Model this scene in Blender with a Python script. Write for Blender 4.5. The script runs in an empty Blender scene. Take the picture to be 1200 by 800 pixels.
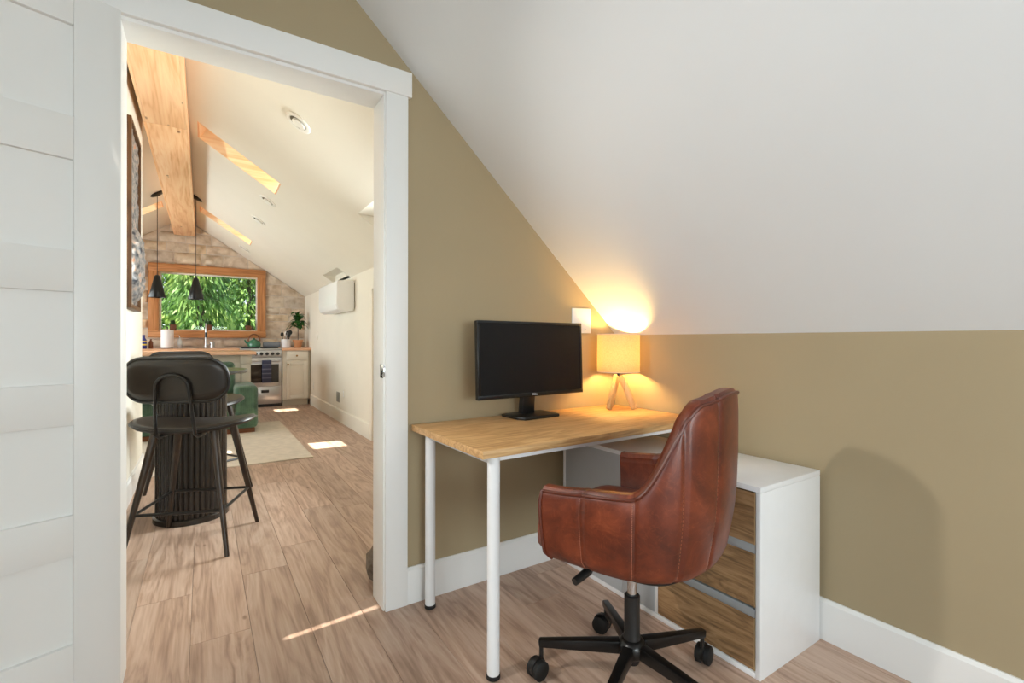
import bpy, bmesh, math, random
from math import radians as R_, sin, cos, pi, hypot
from mathutils import Vector, Matrix, noise

random.seed(7)
SC = bpy.context.scene
COL = SC.collection

# ------------------------------------------------------------------ camera
CAM_H = 1.08
cd = bpy.data.cameras.new('camera'); cam = bpy.data.objects.new('camera', cd); COL.objects.link(cam)
cd.sensor_fit = 'HORIZONTAL'; cd.sensor_width = 36.0; cd.lens = 556.04 / 1200 * 36.0
cd.clip_start = 0.02; cd.clip_end = 300
_y, _p, _r = R_(33.086), R_(0.068), R_(0.102)
_F = Vector((sin(_y) * cos(_p), cos(_y) * cos(_p), -sin(_p)))
_Rt = Vector((cos(_y), -sin(_y), 0)); _U = _Rt.cross(_F)
_R2 = _Rt * cos(_r) + _U * sin(_r); _U2 = -_Rt * sin(_r) + _U * cos(_r)
cam.matrix_world = Matrix(((_R2.x, _U2.x, -_F.x, 0), (_R2.y, _U2.y, -_F.y, 0), (_R2.z, _U2.z, -_F.z, CAM_H), (0, 0, 0, 1)))
SC.camera = cam

# ------------------------------------------------------------------ world, sun, window light
w = bpy.data.worlds.new('World'); SC.world = w; w.use_nodes = True
nt = w.node_tree; nt.nodes.clear()
tcw = nt.nodes.new('ShaderNodeTexCoord'); sxyz = nt.nodes.new('ShaderNodeSeparateXYZ'); nt.links.new(tcw.outputs['Generated'], sxyz.inputs[0])
sky = nt.nodes.new('ShaderNodeValToRGB'); sky.color_ramp.elements[0].position = 0.0; sky.color_ramp.elements[0].color = (0.86, 0.91, 1.0, 1)
sky.color_ramp.elements[1].position = 0.9; sky.color_ramp.elements[1].color = (0.44, 0.63, 1.0, 1); nt.links.new(sxyz.outputs['Z'], sky.inputs[0])
bgn = nt.nodes.new('ShaderNodeBackground'); bgn.inputs['Strength'].default_value = 1.5
wo = nt.nodes.new('ShaderNodeOutputWorld')
nt.links.new(sky.outputs[0], bgn.inputs[0]); nt.links.new(bgn.outputs[0], wo.inputs[0])

def light(name, kind, loc, target, energy, color=(1, 1, 1), size=(1, 1), radius=0.05, spot=None):
    ld = bpy.data.lights.new(name, kind); o = bpy.data.objects.new(name, ld); COL.objects.link(o)
    ld.energy = energy; ld.color = color; o.location = loc
    if target is not None:
        o.rotation_euler = (Vector(target) - Vector(loc)).to_track_quat('-Z', 'Y').to_euler()
    if kind == 'AREA':
        ld.shape = 'RECTANGLE'; ld.size, ld.size_y = size
    elif kind == 'SUN': ld.angle = R_(0.55)
    else: ld.shadow_soft_size = radius
    if spot: ld.spot_size = R_(spot); ld.spot_blend = 0.6
    return o
SUN_T = Vector((0.72, 0.26, -2.7))
light('sun', 'SUN', (0, 0, 8), Vector((0, 0, 8)) + SUN_T, 16.0, (1.0, 0.93, 0.82))
# daylight through the bedroom gable window behind the camera, and the entry dormer, plus fill from added unseen windows
light('daylight_bedroom_window', 'AREA', (0.35, -2.36, 1.15), (0.35, 0, 1.1), 62, (0.94, 0.99, 1.05), (1.5, 0.9))
light('fill_bedroom_dormer', 'AREA', (-2.37, -1.1, 1.42), (0, -1.1, 1.40), 31, (0.88, 1.0, 1.13), (1.3, 1.1))  # fill from the left, through an unseen dormer added for it
light('fill_side_window', 'AREA', (-2.16, 7.0, 1.3), (0, 7.0, 1.35), 88, (0.97, 0.99, 1.02), (3.2, 1.0))  # great room fill, behind a side window added out of view
light('daylight_entry_window', 'AREA', (1.66, 3.4, 1.45), (0, 3.4, 1.3), 98, (0.97, 0.99, 1.02), (0.8, 0.9))
SC.view_settings.view_transform = 'Standard'; SC.view_settings.look = 'None'
SC.view_settings.exposure = 0.0; SC.view_settings.gamma = 1.0; SC.view_settings.use_curve_mapping = False
SC.cycles.use_denoising = True
SC.cycles.max_bounces = 10; SC.cycles.diffuse_bounces = 6; SC.cycles.transparent_max_bounces = 12
SC.cycles.sample_clamp_indirect = 6.0

# ------------------------------------------------------------------ materials
MATS = {}
def srgb(r, g, b):
    f = lambda c: ((c / 255) / 12.92) if c / 255 <= 0.04045 else (((c / 255) + 0.055) / 1.055) ** 2.4
    return (f(r), f(g), f(b), 1)
def newmat(name):
    m = bpy.data.materials.new(name); m.use_nodes = True; MATS[name] = m
    n = m.node_tree.nodes; b = n['Principled BSDF']
    return m, m.node_tree, n, b
def ramp(nt, pts):
    r = nt.nodes.new('ShaderNodeValToRGB'); e = r.color_ramp.elements
    while len(e) < len(pts): e.new(0.5)
    for k, (p, c) in enumerate(pts): e[k].position = p; e[k].color = c
    return r
def plain(name, col, rough=0.5, metal=0.0, var=0.0, nscale=20.0, bump=0.0, bscale=200.0, coat=0.0, spec=0.5):
    m, t, n, b = newmat(name)
    b.inputs['Roughness'].default_value = rough; b.inputs['Metallic'].default_value = metal
    b.inputs['Base Color'].default_value = col; b.inputs['Coat Weight'].default_value = coat
    b.inputs['Specular IOR Level'].default_value = spec
    tc = n.new('ShaderNodeTexCoord')
    nz = n.new('ShaderNodeTexNoise'); nz.inputs['Scale'].default_value = nscale; nz.inputs['Detail'].default_value = 4
    t.links.new(tc.outputs['Object'], nz.inputs['Vector'])
    v = max(var, 0.01)
    c0 = tuple(c * (1 - v) for c in col[:3]) + (1,); c1 = tuple(min(1, c * (1 + v)) for c in col[:3]) + (1,)
    r = ramp(t, [(0.3, c0), (0.7, c1)]); t.links.new(nz.outputs['Fac'], r.inputs[0]); t.links.new(r.outputs[0], b.inputs['Base Color'])
    if bump:
        n2 = n.new('ShaderNodeTexNoise'); n2.inputs['Scale'].default_value = bscale; n2.inputs['Detail'].default_value = 3
        t.links.new(tc.outputs['Object'], n2.inputs['Vector'])
        bp = n.new('ShaderNodeBump'); bp.inputs['Strength'].default_value = bump; bp.inputs['Distance'].default_value = 0.002
        t.links.new(n2.outputs['Fac'], bp.inputs['Height']); t.links.new(bp.outputs[0], b.inputs['Normal'])
    return m
def wood(name, dark, mid, lite, axis='Y', scale=6.0, rough=0.45, knots=0.0, vary=0.10, stretch=14.0, knotcol=None, rings=True):
    """grain runs along axis; every object takes its own offset and its own tone"""
    m, t, n, b = newmat(name); L = t.links.new
    tc = n.new('ShaderNodeTexCoord'); oi = n.new('ShaderNodeObjectInfo')
    off = n.new('ShaderNodeVectorMath'); off.operation = 'MULTIPLY_ADD'
    cmb = n.new('ShaderNodeCombineXYZ')
    mul = n.new('ShaderNodeMath'); mul.operation = 'MULTIPLY'; mul.inputs[1].default_value = 37.0
    L(oi.outputs['Random'], mul.inputs[0]); L(mul.outputs[0], cmb.inputs[0]); L(mul.outputs[0], cmb.inputs[1]); L(mul.outputs[0], cmb.inputs[2])
    off.inputs[1].default_value = (1, 1, 1); L(tc.outputs['Object'], off.inputs[0]); L(cmb.outputs[0], off.inputs[2])
    mp = n.new('ShaderNodeMapping'); k = {'X': 0, 'Y': 1, 'Z': 2}[axis]
    s = [scale] * 3; s[k] = scale / stretch; mp.inputs['Scale'].default_value = s
    L(off.outputs[0], mp.inputs['Vector'])
    nz = n.new('ShaderNodeTexNoise'); nz.inputs['Scale'].default_value = 2.2; nz.inputs['Detail'].default_value = 5; nz.inputs['Distortion'].default_value = 1.2
    L(mp.outputs[0], nz.inputs['Vector'])
    # contour lines of the noise make the cathedral figure
    m1 = n.new('ShaderNodeMath'); m1.operation = 'MULTIPLY'; m1.inputs[1].default_value = 9.0 if rings else 2.0; L(nz.outputs['Fac'], m1.inputs[0])
    fr = n.new('ShaderNodeMath'); fr.operation = 'PINGPONG'; fr.inputs[1].default_value = 1.0; L(m1.outputs[0], fr.inputs[0])
    mp2 = n.new('ShaderNodeMapping'); s2 = [scale * 22] * 3; s2[k] = scale * 0.8; mp2.inputs['Scale'].default_value = s2; L(off.outputs[0], mp2.inputs['Vector'])
    fn = n.new('ShaderNodeTexNoise'); fn.inputs['Scale'].default_value = 1.0; fn.inputs['Detail'].default_value = 3; L(mp2.outputs[0], fn.inputs['Vector'])
    mx = n.new('ShaderNodeMath'); mx.operation = 'MULTIPLY_ADD'; mx.inputs[1].default_value = 0.35; L(fr.outputs[0], mx.inputs[0]); 
    m3 = n.new('ShaderNodeMath'); m3.operation = 'MULTIPLY'; m3.inputs[1].default_value = 0.65; L(fn.outputs['Fac'], m3.inputs[0]); L(m3.outputs[0], mx.inputs[2])
    r = ramp(t, [(0.22, dark), (0.48, mid), (0.75, lite)]); L(mx.outputs[0], r.inputs[0])
    hs = n.new('ShaderNodeHueSaturation')
    mr = n.new('ShaderNodeMapRange'); mr.inputs[3].default_value = 1 - vary; mr.inputs[4].default_value = 1 + vary
    L(oi.outputs['Random'], mr.inputs[0]); L(mr.outputs[0], hs.inputs['Value']); L(r.outputs[0], hs.inputs['Color'])
    out = hs.outputs[0]
    if knots:
        mp3 = n.new('ShaderNodeMapping'); s3 = [5.5] * 3; s3[k] = 2.4; mp3.inputs['Scale'].default_value = s3; L(off.outputs[0], mp3.inputs['Vector'])
        vo = n.new('ShaderNodeTexVoronoi'); vo.inputs['Scale'].default_value = 1.0; L(mp3.outputs[0], vo.inputs['Vector'])
        rr = ramp(t, [(0.0, (1, 1, 1, 1)), (knots, (0.6, 0.6, 0.6, 1)), (knots * 1.6, (0, 0, 0, 1))]); L(vo.outputs['Distance'], rr.inputs[0])
        mixc = n.new('ShaderNodeMix'); mixc.data_type = 'RGBA'; L(rr.outputs[0], mixc.inputs[0]); L(out, mixc.inputs[6]); mixc.inputs[7].default_value = knotcol or dark
        out = mixc.outputs[2]
    L(out, b.inputs['Base Color']); b.inputs['Roughness'].default_value = rough
    bp = n.new('ShaderNodeBump'); bp.inputs['Strength'].default_value = 0.12; bp.inputs['Distance'].default_value = 0.001
    L(fn.outputs['Fac'], bp.inputs['Height']); L(bp.outputs[0], b.inputs['Normal'])
    return m
def glass(name, tint=(0.95, 0.98, 0.96, 1), fres=0.08):
    m = bpy.data.materials.new(name); m.use_nodes = True; t = m.node_tree; t.nodes.clear()
    tr = t.nodes.new('ShaderNodeBsdfTransparent'); tr.inputs[0].default_value = tint
    gl = t.nodes.new('ShaderNodeBsdfGlossy'); gl.inputs['Roughness'].default_value = 0.02
    fz = t.nodes.new('ShaderNodeFresnel'); fz.inputs[0].default_value = 1.25
    nz = t.nodes.new('ShaderNodeTexNoise'); nz.inputs['Scale'].default_value = 3
    mx = t.nodes.new('ShaderNodeMixShader'); o = t.nodes.new('ShaderNodeOutputMaterial')
    t.links.new(fz.outputs[0], mx.inputs[0]); t.links.new(tr.outputs[0], mx.inputs[1]); t.links.new(gl.outputs[0], mx.inputs[2]); t.links.new(mx.outputs[0], o.inputs[0])
    return m
def emissive(name, col, strength):
    m, t, n, b = newmat(name); b.inputs['Emission Color'].default_value = col; b.inputs['Emission Strength'].default_value = strength
    b.inputs['Base Color'].default_value = col
    return m

M_WHITE = plain('white_paint', srgb(238, 237, 235), 0.45, var=0.012, nscale=3)
M_CEIL = plain('ceiling_paint', srgb(231, 233, 235), 0.85, var=0.012, nscale=2, bump=0.03, bscale=60)
M_OLIVE = plain('olive_wall_paint', srgb(168, 151, 120), 0.7, var=0.02, nscale=2.5, bump=0.05, bscale=180)
M_CREAM = plain('cream_wall_paint', srgb(236, 230, 217), 0.75, var=0.02, nscale=2, bump=0.06, bscale=40)
M_CREAMC = plain('cream_ceiling_paint', srgb(233, 227, 215), 0.8, var=0.015, nscale=2, bump=0.05, bscale=40)
M_DOOR = plain('door_paint', srgb(232, 231, 228), 0.4, var=0.01, nscale=4)
M_FLOOR = wood('floor_oak', srgb(156, 127, 109), srgb(187, 157, 137), srgb(204, 178, 160), 'Y', 4.0, 0.42, knots=0.035, vary=0.11, knotcol=srgb(118, 86, 66), stretch=9)
M_SUB = plain('floor_gap', srgb(108, 84, 68), 0.8)
M_PINE = wood('pine_board', srgb(222, 164, 112), srgb(242, 192, 146), srgb(248, 208, 164), 'Y', 3.0, 0.5, knots=0.05, vary=0.05, knotcol=srgb(120, 68, 38), rings=True)
M_PINEX = wood('pine_lining', srgb(236, 196, 142), srgb(248, 216, 168), srgb(252, 228, 188), 'X', 3.0, 0.5, knots=0.03, vary=0.04, knotcol=srgb(130, 74, 40))
M_CEDAR = wood('cedar_frame', srgb(160, 102, 58), srgb(192, 130, 78), srgb(208, 148, 96), 'X', 5.0, 0.5, knots=0.05, vary=0.06, knotcol=srgb(96, 50, 24))
M_CEDARZ = wood('cedar_frame_upright', srgb(160, 102, 58), srgb(192, 130, 78), srgb(208, 148, 96), 'Z', 5.0, 0.5, knots=0.05, vary=0.06, knotcol=srgb(96, 50, 24))
M_DESK = wood('desk_oak', srgb(168, 124, 78), srgb(198, 154, 102), srgb(216, 176, 124), 'X', 9.0, 0.45, vary=0.02, stretch=10)
M_DRAWER = wood('drawer_oak', srgb(118, 90, 62), srgb(158, 122, 84), srgb(182, 146, 106), 'Y', 7.0, 0.5, vary=0.06, stretch=6)
M_DREDGE = plain('drawer_edge_band', srgb(206, 176, 132), 0.5)
M_LAMW = wood('lamp_wood', srgb(196, 148, 88), srgb(220, 176, 116), srgb(232, 194, 138), 'Z', 9.0, 0.45, vary=0.03)
M_MELA = plain('white_melamine', srgb(236, 236, 237), 0.35)
M_GREYP = plain('grey_panel', srgb(176, 178, 180), 0.45)
M_ALU = plain('aluminium', srgb(172, 176, 180), 0.35, metal=0.35)
M_CHROME = plain('chrome', srgb(205, 208, 212), 0.16, metal=1.0)
M_STEEL = plain('stainless', srgb(196, 196, 198), 0.28, metal=0.85, var=0.03, nscale=60)
M_BLACK = plain('black_plastic', srgb(26, 25, 25), 0.38)
M_BLKMET = plain('black_metal', srgb(22, 20, 19), 0.3, metal=0.2)
M_SCREEN = plain('screen_panel', srgb(15, 15, 18), 0.45, var=0.04, nscale=90, spec=0.25)
M_BEZEL = plain('bezel_plastic', srgb(20, 20, 22), 0.25)
M_PRINT = plain('print_grey', srgb(176, 178, 182), 0.4)
M_RUBBER = plain('rubber', srgb(18, 18, 18), 0.6)
M_BRASS = plain('brass', srgb(160, 120, 62), 0.3, metal=0.9)
M_CAB = plain('cabinet_paint', srgb(228, 222, 209), 0.5, var=0.01)
M_CABD = plain('island_paint', srgb(200, 192, 176), 0.5, var=0.01)
M_BUTCHER = wood('butcher_block', srgb(206, 150, 112), srgb(230, 180, 144), srgb(242, 200, 168), 'X', 8.0, 0.4, vary=0.03, stretch=9)
M_TERRA = plain('terracotta', srgb(196, 138, 96), 0.8, var=0.06, nscale=30)
M_BROWNPOT = plain('brown_pot', srgb(112, 68, 44), 0.7, var=0.06)
M_CERAM = plain('white_ceramic', srgb(226, 220, 222), 0.35)
M_PAPER = plain('paper_towel', srgb(240, 236, 238), 0.9, bump=0.2, bscale=300)
M_KETTLE = plain('green_enamel', srgb(54, 112, 84), 0.25, coat=0.4)
M_HANDLE = plain('kettle_handle_wood', srgb(112, 62, 28), 0.45, var=0.1)
M_DARKGLASS = plain('oven_glass', srgb(36, 28, 24), 0.08, coat=0.5)
M_SOIL = plain('soil', srgb(52, 38, 28), 0.95, var=0.2, nscale=80)
M_BLUE = plain('blue_label', srgb(46, 58, 142), 0.35)
M_YEL = plain('yellow_label', srgb(226, 208, 60), 0.4)
M_CLEAR = plain('clear_plastic', srgb(206, 212, 216), 0.15)
M_RUG = plain('rug_wool', srgb(216, 204, 188), 0.95, var=0.08, nscale=14, bump=0.5, bscale=260)
M_AC = plain('ac_plastic', srgb(243, 244, 245), 0.3)
M_GREYV = plain('vent_grey', srgb(150, 146, 136), 0.5)
M_STONEROCK = plain('rough_rock', srgb(112, 98, 84), 0.9, var=0.35, nscale=28, bump=0.8, bscale=60)
M_MORTAR = plain('mortar', srgb(212, 200, 188), 0.95, var=0.05, nscale=30)
M_GLASS = glass('window_glass')
M_LIGHTOFF = plain('downlight_white', srgb(238, 234, 226), 0.4)
M_DARKHOLE = plain('downlight_recess', srgb(108, 100, 84), 0.6)
M_STOOLWOOD = wood('stool_dark_wood', srgb(28, 20, 14), srgb(46, 33, 23), srgb(62, 46, 32), 'Z', 9.0, 0.35, vary=0.05)
M_TABLEBASE = plain('table_base_black', srgb(40, 34, 29), 0.22, var=0.15, nscale=12)
M_TABLETOP = plain('table_top_black', srgb(44, 42, 36), 0.22)
M_FRAMEW = wood('walnut_frame', srgb(62, 38, 18), srgb(88, 56, 28), srgb(108, 72, 40), 'Z', 6.0, 0.5, vary=0.04)
M_GROUND = plain('grass_ground', srgb(92, 120, 52), 0.95, var=0.3, nscale=1.5)
M_BARK = plain('tree_bark', srgb(92, 80, 68), 0.9, var=0.3, nscale=18, bump=0.6, bscale=40)

def leather():
    m, t, n, b = newmat('cognac_leather'); L = t.links.new
    tc = n.new('ShaderNodeTexCoord')
    a = n.new('ShaderNodeTexNoise'); a.inputs['Scale'].default_value = 8; a.inputs['Detail'].default_value = 7; a.inputs['Roughness'].default_value = 0.68; a.inputs['Distortion'].default_value = 0.6; L(tc.outputs['Object'], a.inputs['Vector'])
    r = ramp(t, [(0.3, srgb(70, 28, 15)), (0.5, srgb(104, 43, 22)), (0.72, srgb(136, 64, 36))]); L(a.outputs['Fac'], r.inputs[0])
    v = n.new('ShaderNodeTexNoise'); v.inputs['Scale'].default_value = 11; v.inputs['Detail'].default_value = 3; v.inputs['Distortion'].default_value = 2.5; L(tc.outputs['Object'], v.inputs['Vector'])
    rv = ramp(t, [(0.485, (0, 0, 0, 1)), (0.5, (1, 1, 1, 1)), (0.515, (0, 0, 0, 1))]); L(v.outputs['Fac'], rv.inputs[0])
    mm = n.new('ShaderNodeMath'); mm.operation = 'MULTIPLY'; L(rv.outputs[0], mm.inputs[0]); L(a.outputs['Fac'], mm.inputs[1])
    m2 = n.new('ShaderNodeMath'); m2.operation = 'MULTIPLY'; m2.inputs[1].default_value = 0.35; L(mm.outputs[0], m2.inputs[0])
    mx = n.new('ShaderNodeMix'); mx.data_type = 'RGBA'; L(m2.outputs[0], mx.inputs[0]); L(r.outputs[0], mx.inputs[6]); mx.inputs[7].default_value = srgb(168, 92, 56)
    L(mx.outputs[2], b.inputs['Base Color']); b.inputs['Roughness'].default_value = 0.36; b.inputs['Specular IOR Level'].default_value = 0.55
    f = n.new('ShaderNodeTexNoise'); f.inputs['Scale'].default_value = 260; L(tc.outputs['Object'], f.inputs['Vector'])
    bp = n.new('ShaderNodeBump'); bp.inputs['Strength'].default_value = 0.12; bp.inputs['Distance'].default_value = 0.001; L(f.outputs['Fac'], bp.inputs['Height']); L(bp.outputs[0], b.inputs['Normal'])
    return m
M_LEATHER = leather()
M_PIPING = plain('leather_piping', srgb(92, 40, 24), 0.4)
M_STITCH = plain('leather_stitching', srgb(176, 112, 84), 0.7)
M_STOOLSEAT = plain('black_brown_leather', srgb(31, 23, 16), 0.38, var=0.25, nscale=9, bump=0.08, bscale=240)
M_STOOLPIPE = plain('stool_piping', srgb(20, 17, 15), 0.35)
def corduroy():
    m, t, n, b = newmat('green_corduroy'); L = t.links.new
    tc = n.new('ShaderNodeTexCoord'); a = n.new('ShaderNodeTexNoise'); a.inputs['Scale'].default_value = 9; L(tc.outputs['Object'], a.inputs['Vector'])
    r = ramp(t, [(0.3, srgb(52, 78, 62)), (0.7, srgb(92, 124, 98))]); L(a.outputs['Fac'], r.inputs[0]); L(r.outputs[0], b.inputs['Base Color'])
    b.inputs['Roughness'].default_value = 0.9; b.inputs['Sheen Weight'].default_value = 0.4
    return m
M_CORD = corduroy()
def stonemat():
    m, t, n, b = newmat('split_limestone'); L = t.links.new
    tc = n.new('ShaderNodeTexCoord'); oi = n.new('ShaderNodeObjectInfo')
    a = n.new('ShaderNodeTexNoise'); a.inputs['Scale'].default_value = 9; a.inputs['Detail'].default_value = 7; L(tc.outputs['Object'], a.inputs['Vector'])
    r = ramp(t, [(0.32, srgb(196, 180, 163)), (0.5, srgb(224, 212, 199)), (0.7, srgb(238, 230, 221))]); L(a.outputs['Fac'], r.inputs[0])
    tint = ramp(t, [(0.0, srgb(255, 240, 215)), (0.35, srgb(240, 236, 228)), (0.65, srgb(244, 234, 222)), (1.0, srgb(226, 224, 222))]); L(oi.outputs['Random'], tint.inputs[0])
    mx = n.new('ShaderNodeMix'); mx.data_type = 'RGBA'; mx.blend_type = 'MULTIPLY'; mx.inputs[0].default_value = 1; L(r.outputs[0], mx.inputs[6]); L(tint.outputs[0], mx.inputs[7])
    L(mx.outputs[2], b.inputs['Base Color']); b.inputs['Roughness'].default_value = 0.92
    bp = n.new('ShaderNodeBump'); bp.inputs['Strength'].default_value = 0.9; bp.inputs['Distance'].default_value = 0.02; L(a.outputs['Fac'], bp.inputs['Height']); L(bp.outputs[0], b.inputs['Normal'])
    return m
M_STONE = stonemat()
def leafmat(name, stops, trans=0.35):
    m, t, n, b = newmat(name); L = t.links.new
    tc = n.new('ShaderNodeTexCoord'); a = n.new('ShaderNodeTexNoise'); a.inputs['Scale'].default_value = 1.6; a.inputs['Detail'].default_value = 5; L(tc.outputs['Object'], a.inputs['Vector'])
    r = ramp(t, stops); L(a.outputs['Fac'], r.inputs[0]); L(r.outputs[0], b.inputs['Base Color']); b.inputs['Roughness'].default_value = 0.5
    tl = n.new('ShaderNodeBsdfTranslucent'); L(r.outputs[0], tl.inputs[0])
    mx = n.new('ShaderNodeMixShader'); mx.inputs[0].default_value = trans
    o = n['Material Output']; L(b.outputs[0], mx.inputs[1]); L(tl.outputs[0], mx.inputs[2]); L(mx.outputs[0], o.inputs[0])
    return m
M_LEAF = leafmat('tree_leaf', [(0.3, srgb(76, 116, 72)), (0.5, srgb(132, 170, 92)), (0.68, srgb(200, 216, 122))])
M_LEAFD = leafmat('conifer_leaf', [(0.3, srgb(72, 108, 86)), (0.5, srgb(112, 148, 112)), (0.7, srgb(168, 192, 134))])
M_PLANT = leafmat('plant_leaf', [(0.3, srgb(30, 78, 30)), (0.7, srgb(64, 124, 46))], 0.2)
M_SUCC = leafmat('succulent_leaf', [(0.3, srgb(38, 66, 36)), (0.7, srgb(66, 100, 52))], 0.1)
def shademat():
    m = bpy.data.materials.new('lamp_shade_linen'); m.use_nodes = True; t = m.node_tree; n = t.nodes; n.clear(); L = t.links.new
    tc = n.new('ShaderNodeTexCoord'); a = n.new('ShaderNodeTexNoise'); a.inputs['Scale'].default_value = 160; L(tc.outputs['Object'], a.inputs['Vector'])
    r = ramp(t, [(0.3, srgb(226, 212, 184)), (0.7, srgb(240, 228, 204))]); L(a.outputs['Fac'], r.inputs[0])
    d = n.new('ShaderNodeBsdfDiffuse'); tl = n.new('ShaderNodeBsdfTranslucent'); L(r.outputs[0], d.inputs[0]); L(r.outputs[0], tl.inputs[0])
    mx = n.new('ShaderNodeMixShader'); mx.inputs[0].default_value = 0.78; o = n.new('ShaderNodeOutputMaterial')
    L(d.outputs[0], mx.inputs[1]); L(tl.outputs[0], mx.inputs[2]); L(mx.outputs[0], o.inputs[0])
    return m
M_SHADE = shademat()
M_BULB = emissive('warm_bulb', (1.0, 0.60, 0.19, 1), 380.0)
def reliefmat():
    m, t, n, b = newmat('carved_relief'); L = t.links.new
    tc = n.new('ShaderNodeTexCoord'); a = n.new('ShaderNodeTexNoise'); a.inputs['Scale'].default_value = 26; a.inputs['Detail'].default_value = 5; L(tc.outputs['Object'], a.inputs['Vector'])
    r = ramp(t, [(0.3, srgb(44, 46, 54)), (0.5, srgb(128, 124, 122)), (0.62, srgb(166, 150, 138)), (0.75, srgb(186, 118, 82))]); L(a.outputs['Fac'], r.inputs[0]); L(r.outputs[0], b.inputs['Base Color'])
    b.inputs['Roughness'].default_value = 0.45; b.inputs['Metallic'].default_value = 0.25
    return m
M_RELIEF = reliefmat()
def towelmat():
    m, t, n, b = newmat('striped_towel'); L = t.links.new
    tc = n.new('ShaderNodeTexCoord'); sp = n.new('ShaderNodeSeparateXYZ'); L(tc.outputs['Object'], sp.inputs[0])
    mu = n.new('ShaderNodeMath'); mu.operation = 'MULTIPLY'; mu.inputs[1].default_value = 14; L(sp.outputs['Z'], mu.inputs[0])
    fr = n.new('ShaderNodeMath'); fr.operation = 'FRACT'; L(mu.outputs[0], fr.inputs[0])
    r = ramp(t, [(0.0, srgb(64, 68, 92)), (0.55, srgb(70, 74, 98)), (0.62, srgb(112, 114, 134)), (0.78, srgb(112, 114, 134)), (0.85, srgb(64, 68, 92))]); L(fr.outputs[0], r.inputs[0]); L(r.outputs[0], b.inputs['Base Color'])
    b.inputs['Roughness'].default_value = 0.95
    return m
M_TOWEL = towelmat()
M_GREYCLOTH = plain('grey_cloth', srgb(128, 134, 142), 0.95, bump=0.3, bscale=200)

# ------------------------------------------------------------------ mesh helpers
def nb(): return bmesh.new()
def bx(bm, x0, x1, y0, y1, z0, z1, bev=0.0, seg=2, mat=None):
    t = bmesh.new()
    bmesh.ops.create_cube(t, size=1, matrix=Matrix.Translation(((x0 + x1) / 2, (y0 + y1) / 2, (z0 + z1) / 2)) @ Matrix.Diagonal((abs(x1 - x0), abs(y1 - y0), abs(z1 - z0), 1)))
    if bev: bmesh.ops.bevel(t, geom=t.edges[:], offset=bev, segments=seg, affect='EDGES', profile=0.5)
    merge(bm, t, mat)
    return bm
def merge(bm, t, mat=None):
    if mat is not None: t.transform(mat)
    me = bpy.data.meshes.new('tmp'); t.to_mesh(me); t.free(); bm.from_mesh(me); bpy.data.meshes.remove(me)
def tube(bm, pts, r, n=8, caps=True, closed=False):
    pts = [Vector(p) for p in pts]; rs = r if isinstance(r, (list, tuple)) else [r] * len(pts)
    rings = []; prev = None
    N = len(pts)
    for i, p in enumerate(pts):
        a = pts[(i - 1) % N] if (closed or i > 0) else p; b = pts[(i + 1) % N] if (closed or i < N - 1) else p
        d = (b - a).normalized()
        if prev is None:
            up = Vector((0, 0, 1)) if abs(d.z) < 0.95 else Vector((1, 0, 0)); s = d.cross(up).normalized()
        else:
            s = (prev - d * prev.dot(d)).normalized()
        prev = s; u = s.cross(d)
        rings.append([bm.verts.new(p + (s * cos(2 * pi * k / n) + u * sin(2 * pi * k / n)) * rs[i]) for k in range(n)])
    for i in range(N if closed else N - 1):
        A, B = rings[i], rings[(i + 1) % N]
        for k in range(n): bm.faces.new((A[k], A[(k + 1) % n], B[(k + 1) % n], B[k]))
    if caps and not closed:
        bm.faces.new(rings[0]); bm.faces.new(rings[-1][::-1])
    return bm
def lathe(bm, prof, n=24, c=(0, 0), caps=True):
    """prof: list of (radius, z), bottom to top"""
    rings = []
    for r, z in prof:
        rings.append([bm.verts.new((c[0] + r * cos(2 * pi * k / n), c[1] + r * sin(2 * pi * k / n), z)) for k in range(n)])
    for A, B in zip(rings, rings[1:]):
        for k in range(n): bm.faces.new((A[k], A[(k + 1) % n], B[(k + 1) % n], B[k]))
    if caps:
        if prof[0][0] > 1e-4: bm.faces.new(rings[0][::-1])
        if prof[-1][0] > 1e-4: bm.faces.new(rings[-1])
    return bm
def prism(bm, poly, h0, h1, axis='Z', bev=0.0):
    """extrude a polygon; axis gives the extrusion axis; poly in the other two axes in order"""
    def P(a, b, h): return {'Z': (a, b, h), 'Y': (a, h, b), 'X': (h, a, b)}[axis]
    t = bmesh.new()
    A = [t.verts.new(P(a, b, h0)) for a, b in poly]; B = [t.verts.new(P(a, b, h1)) for a, b in poly]
    t.faces.new(A[::-1]); t.faces.new(B); n = len(poly)
    for k in range(n): t.faces.new((A[k], A[(k + 1) % n], B[(k + 1) % n], B[k]))
    bmesh.ops.recalc_face_normals(t, faces=t.faces[:])
    if bev: bmesh.ops.bevel(t, geom=t.edges[:], offset=bev, segments=2, affect='EDGES', profile=0.5)
    merge(bm, t)
    return bm
def quad(bm, *ps):
    return bm.faces.new([bm.verts.new(p) for p in ps])
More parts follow.
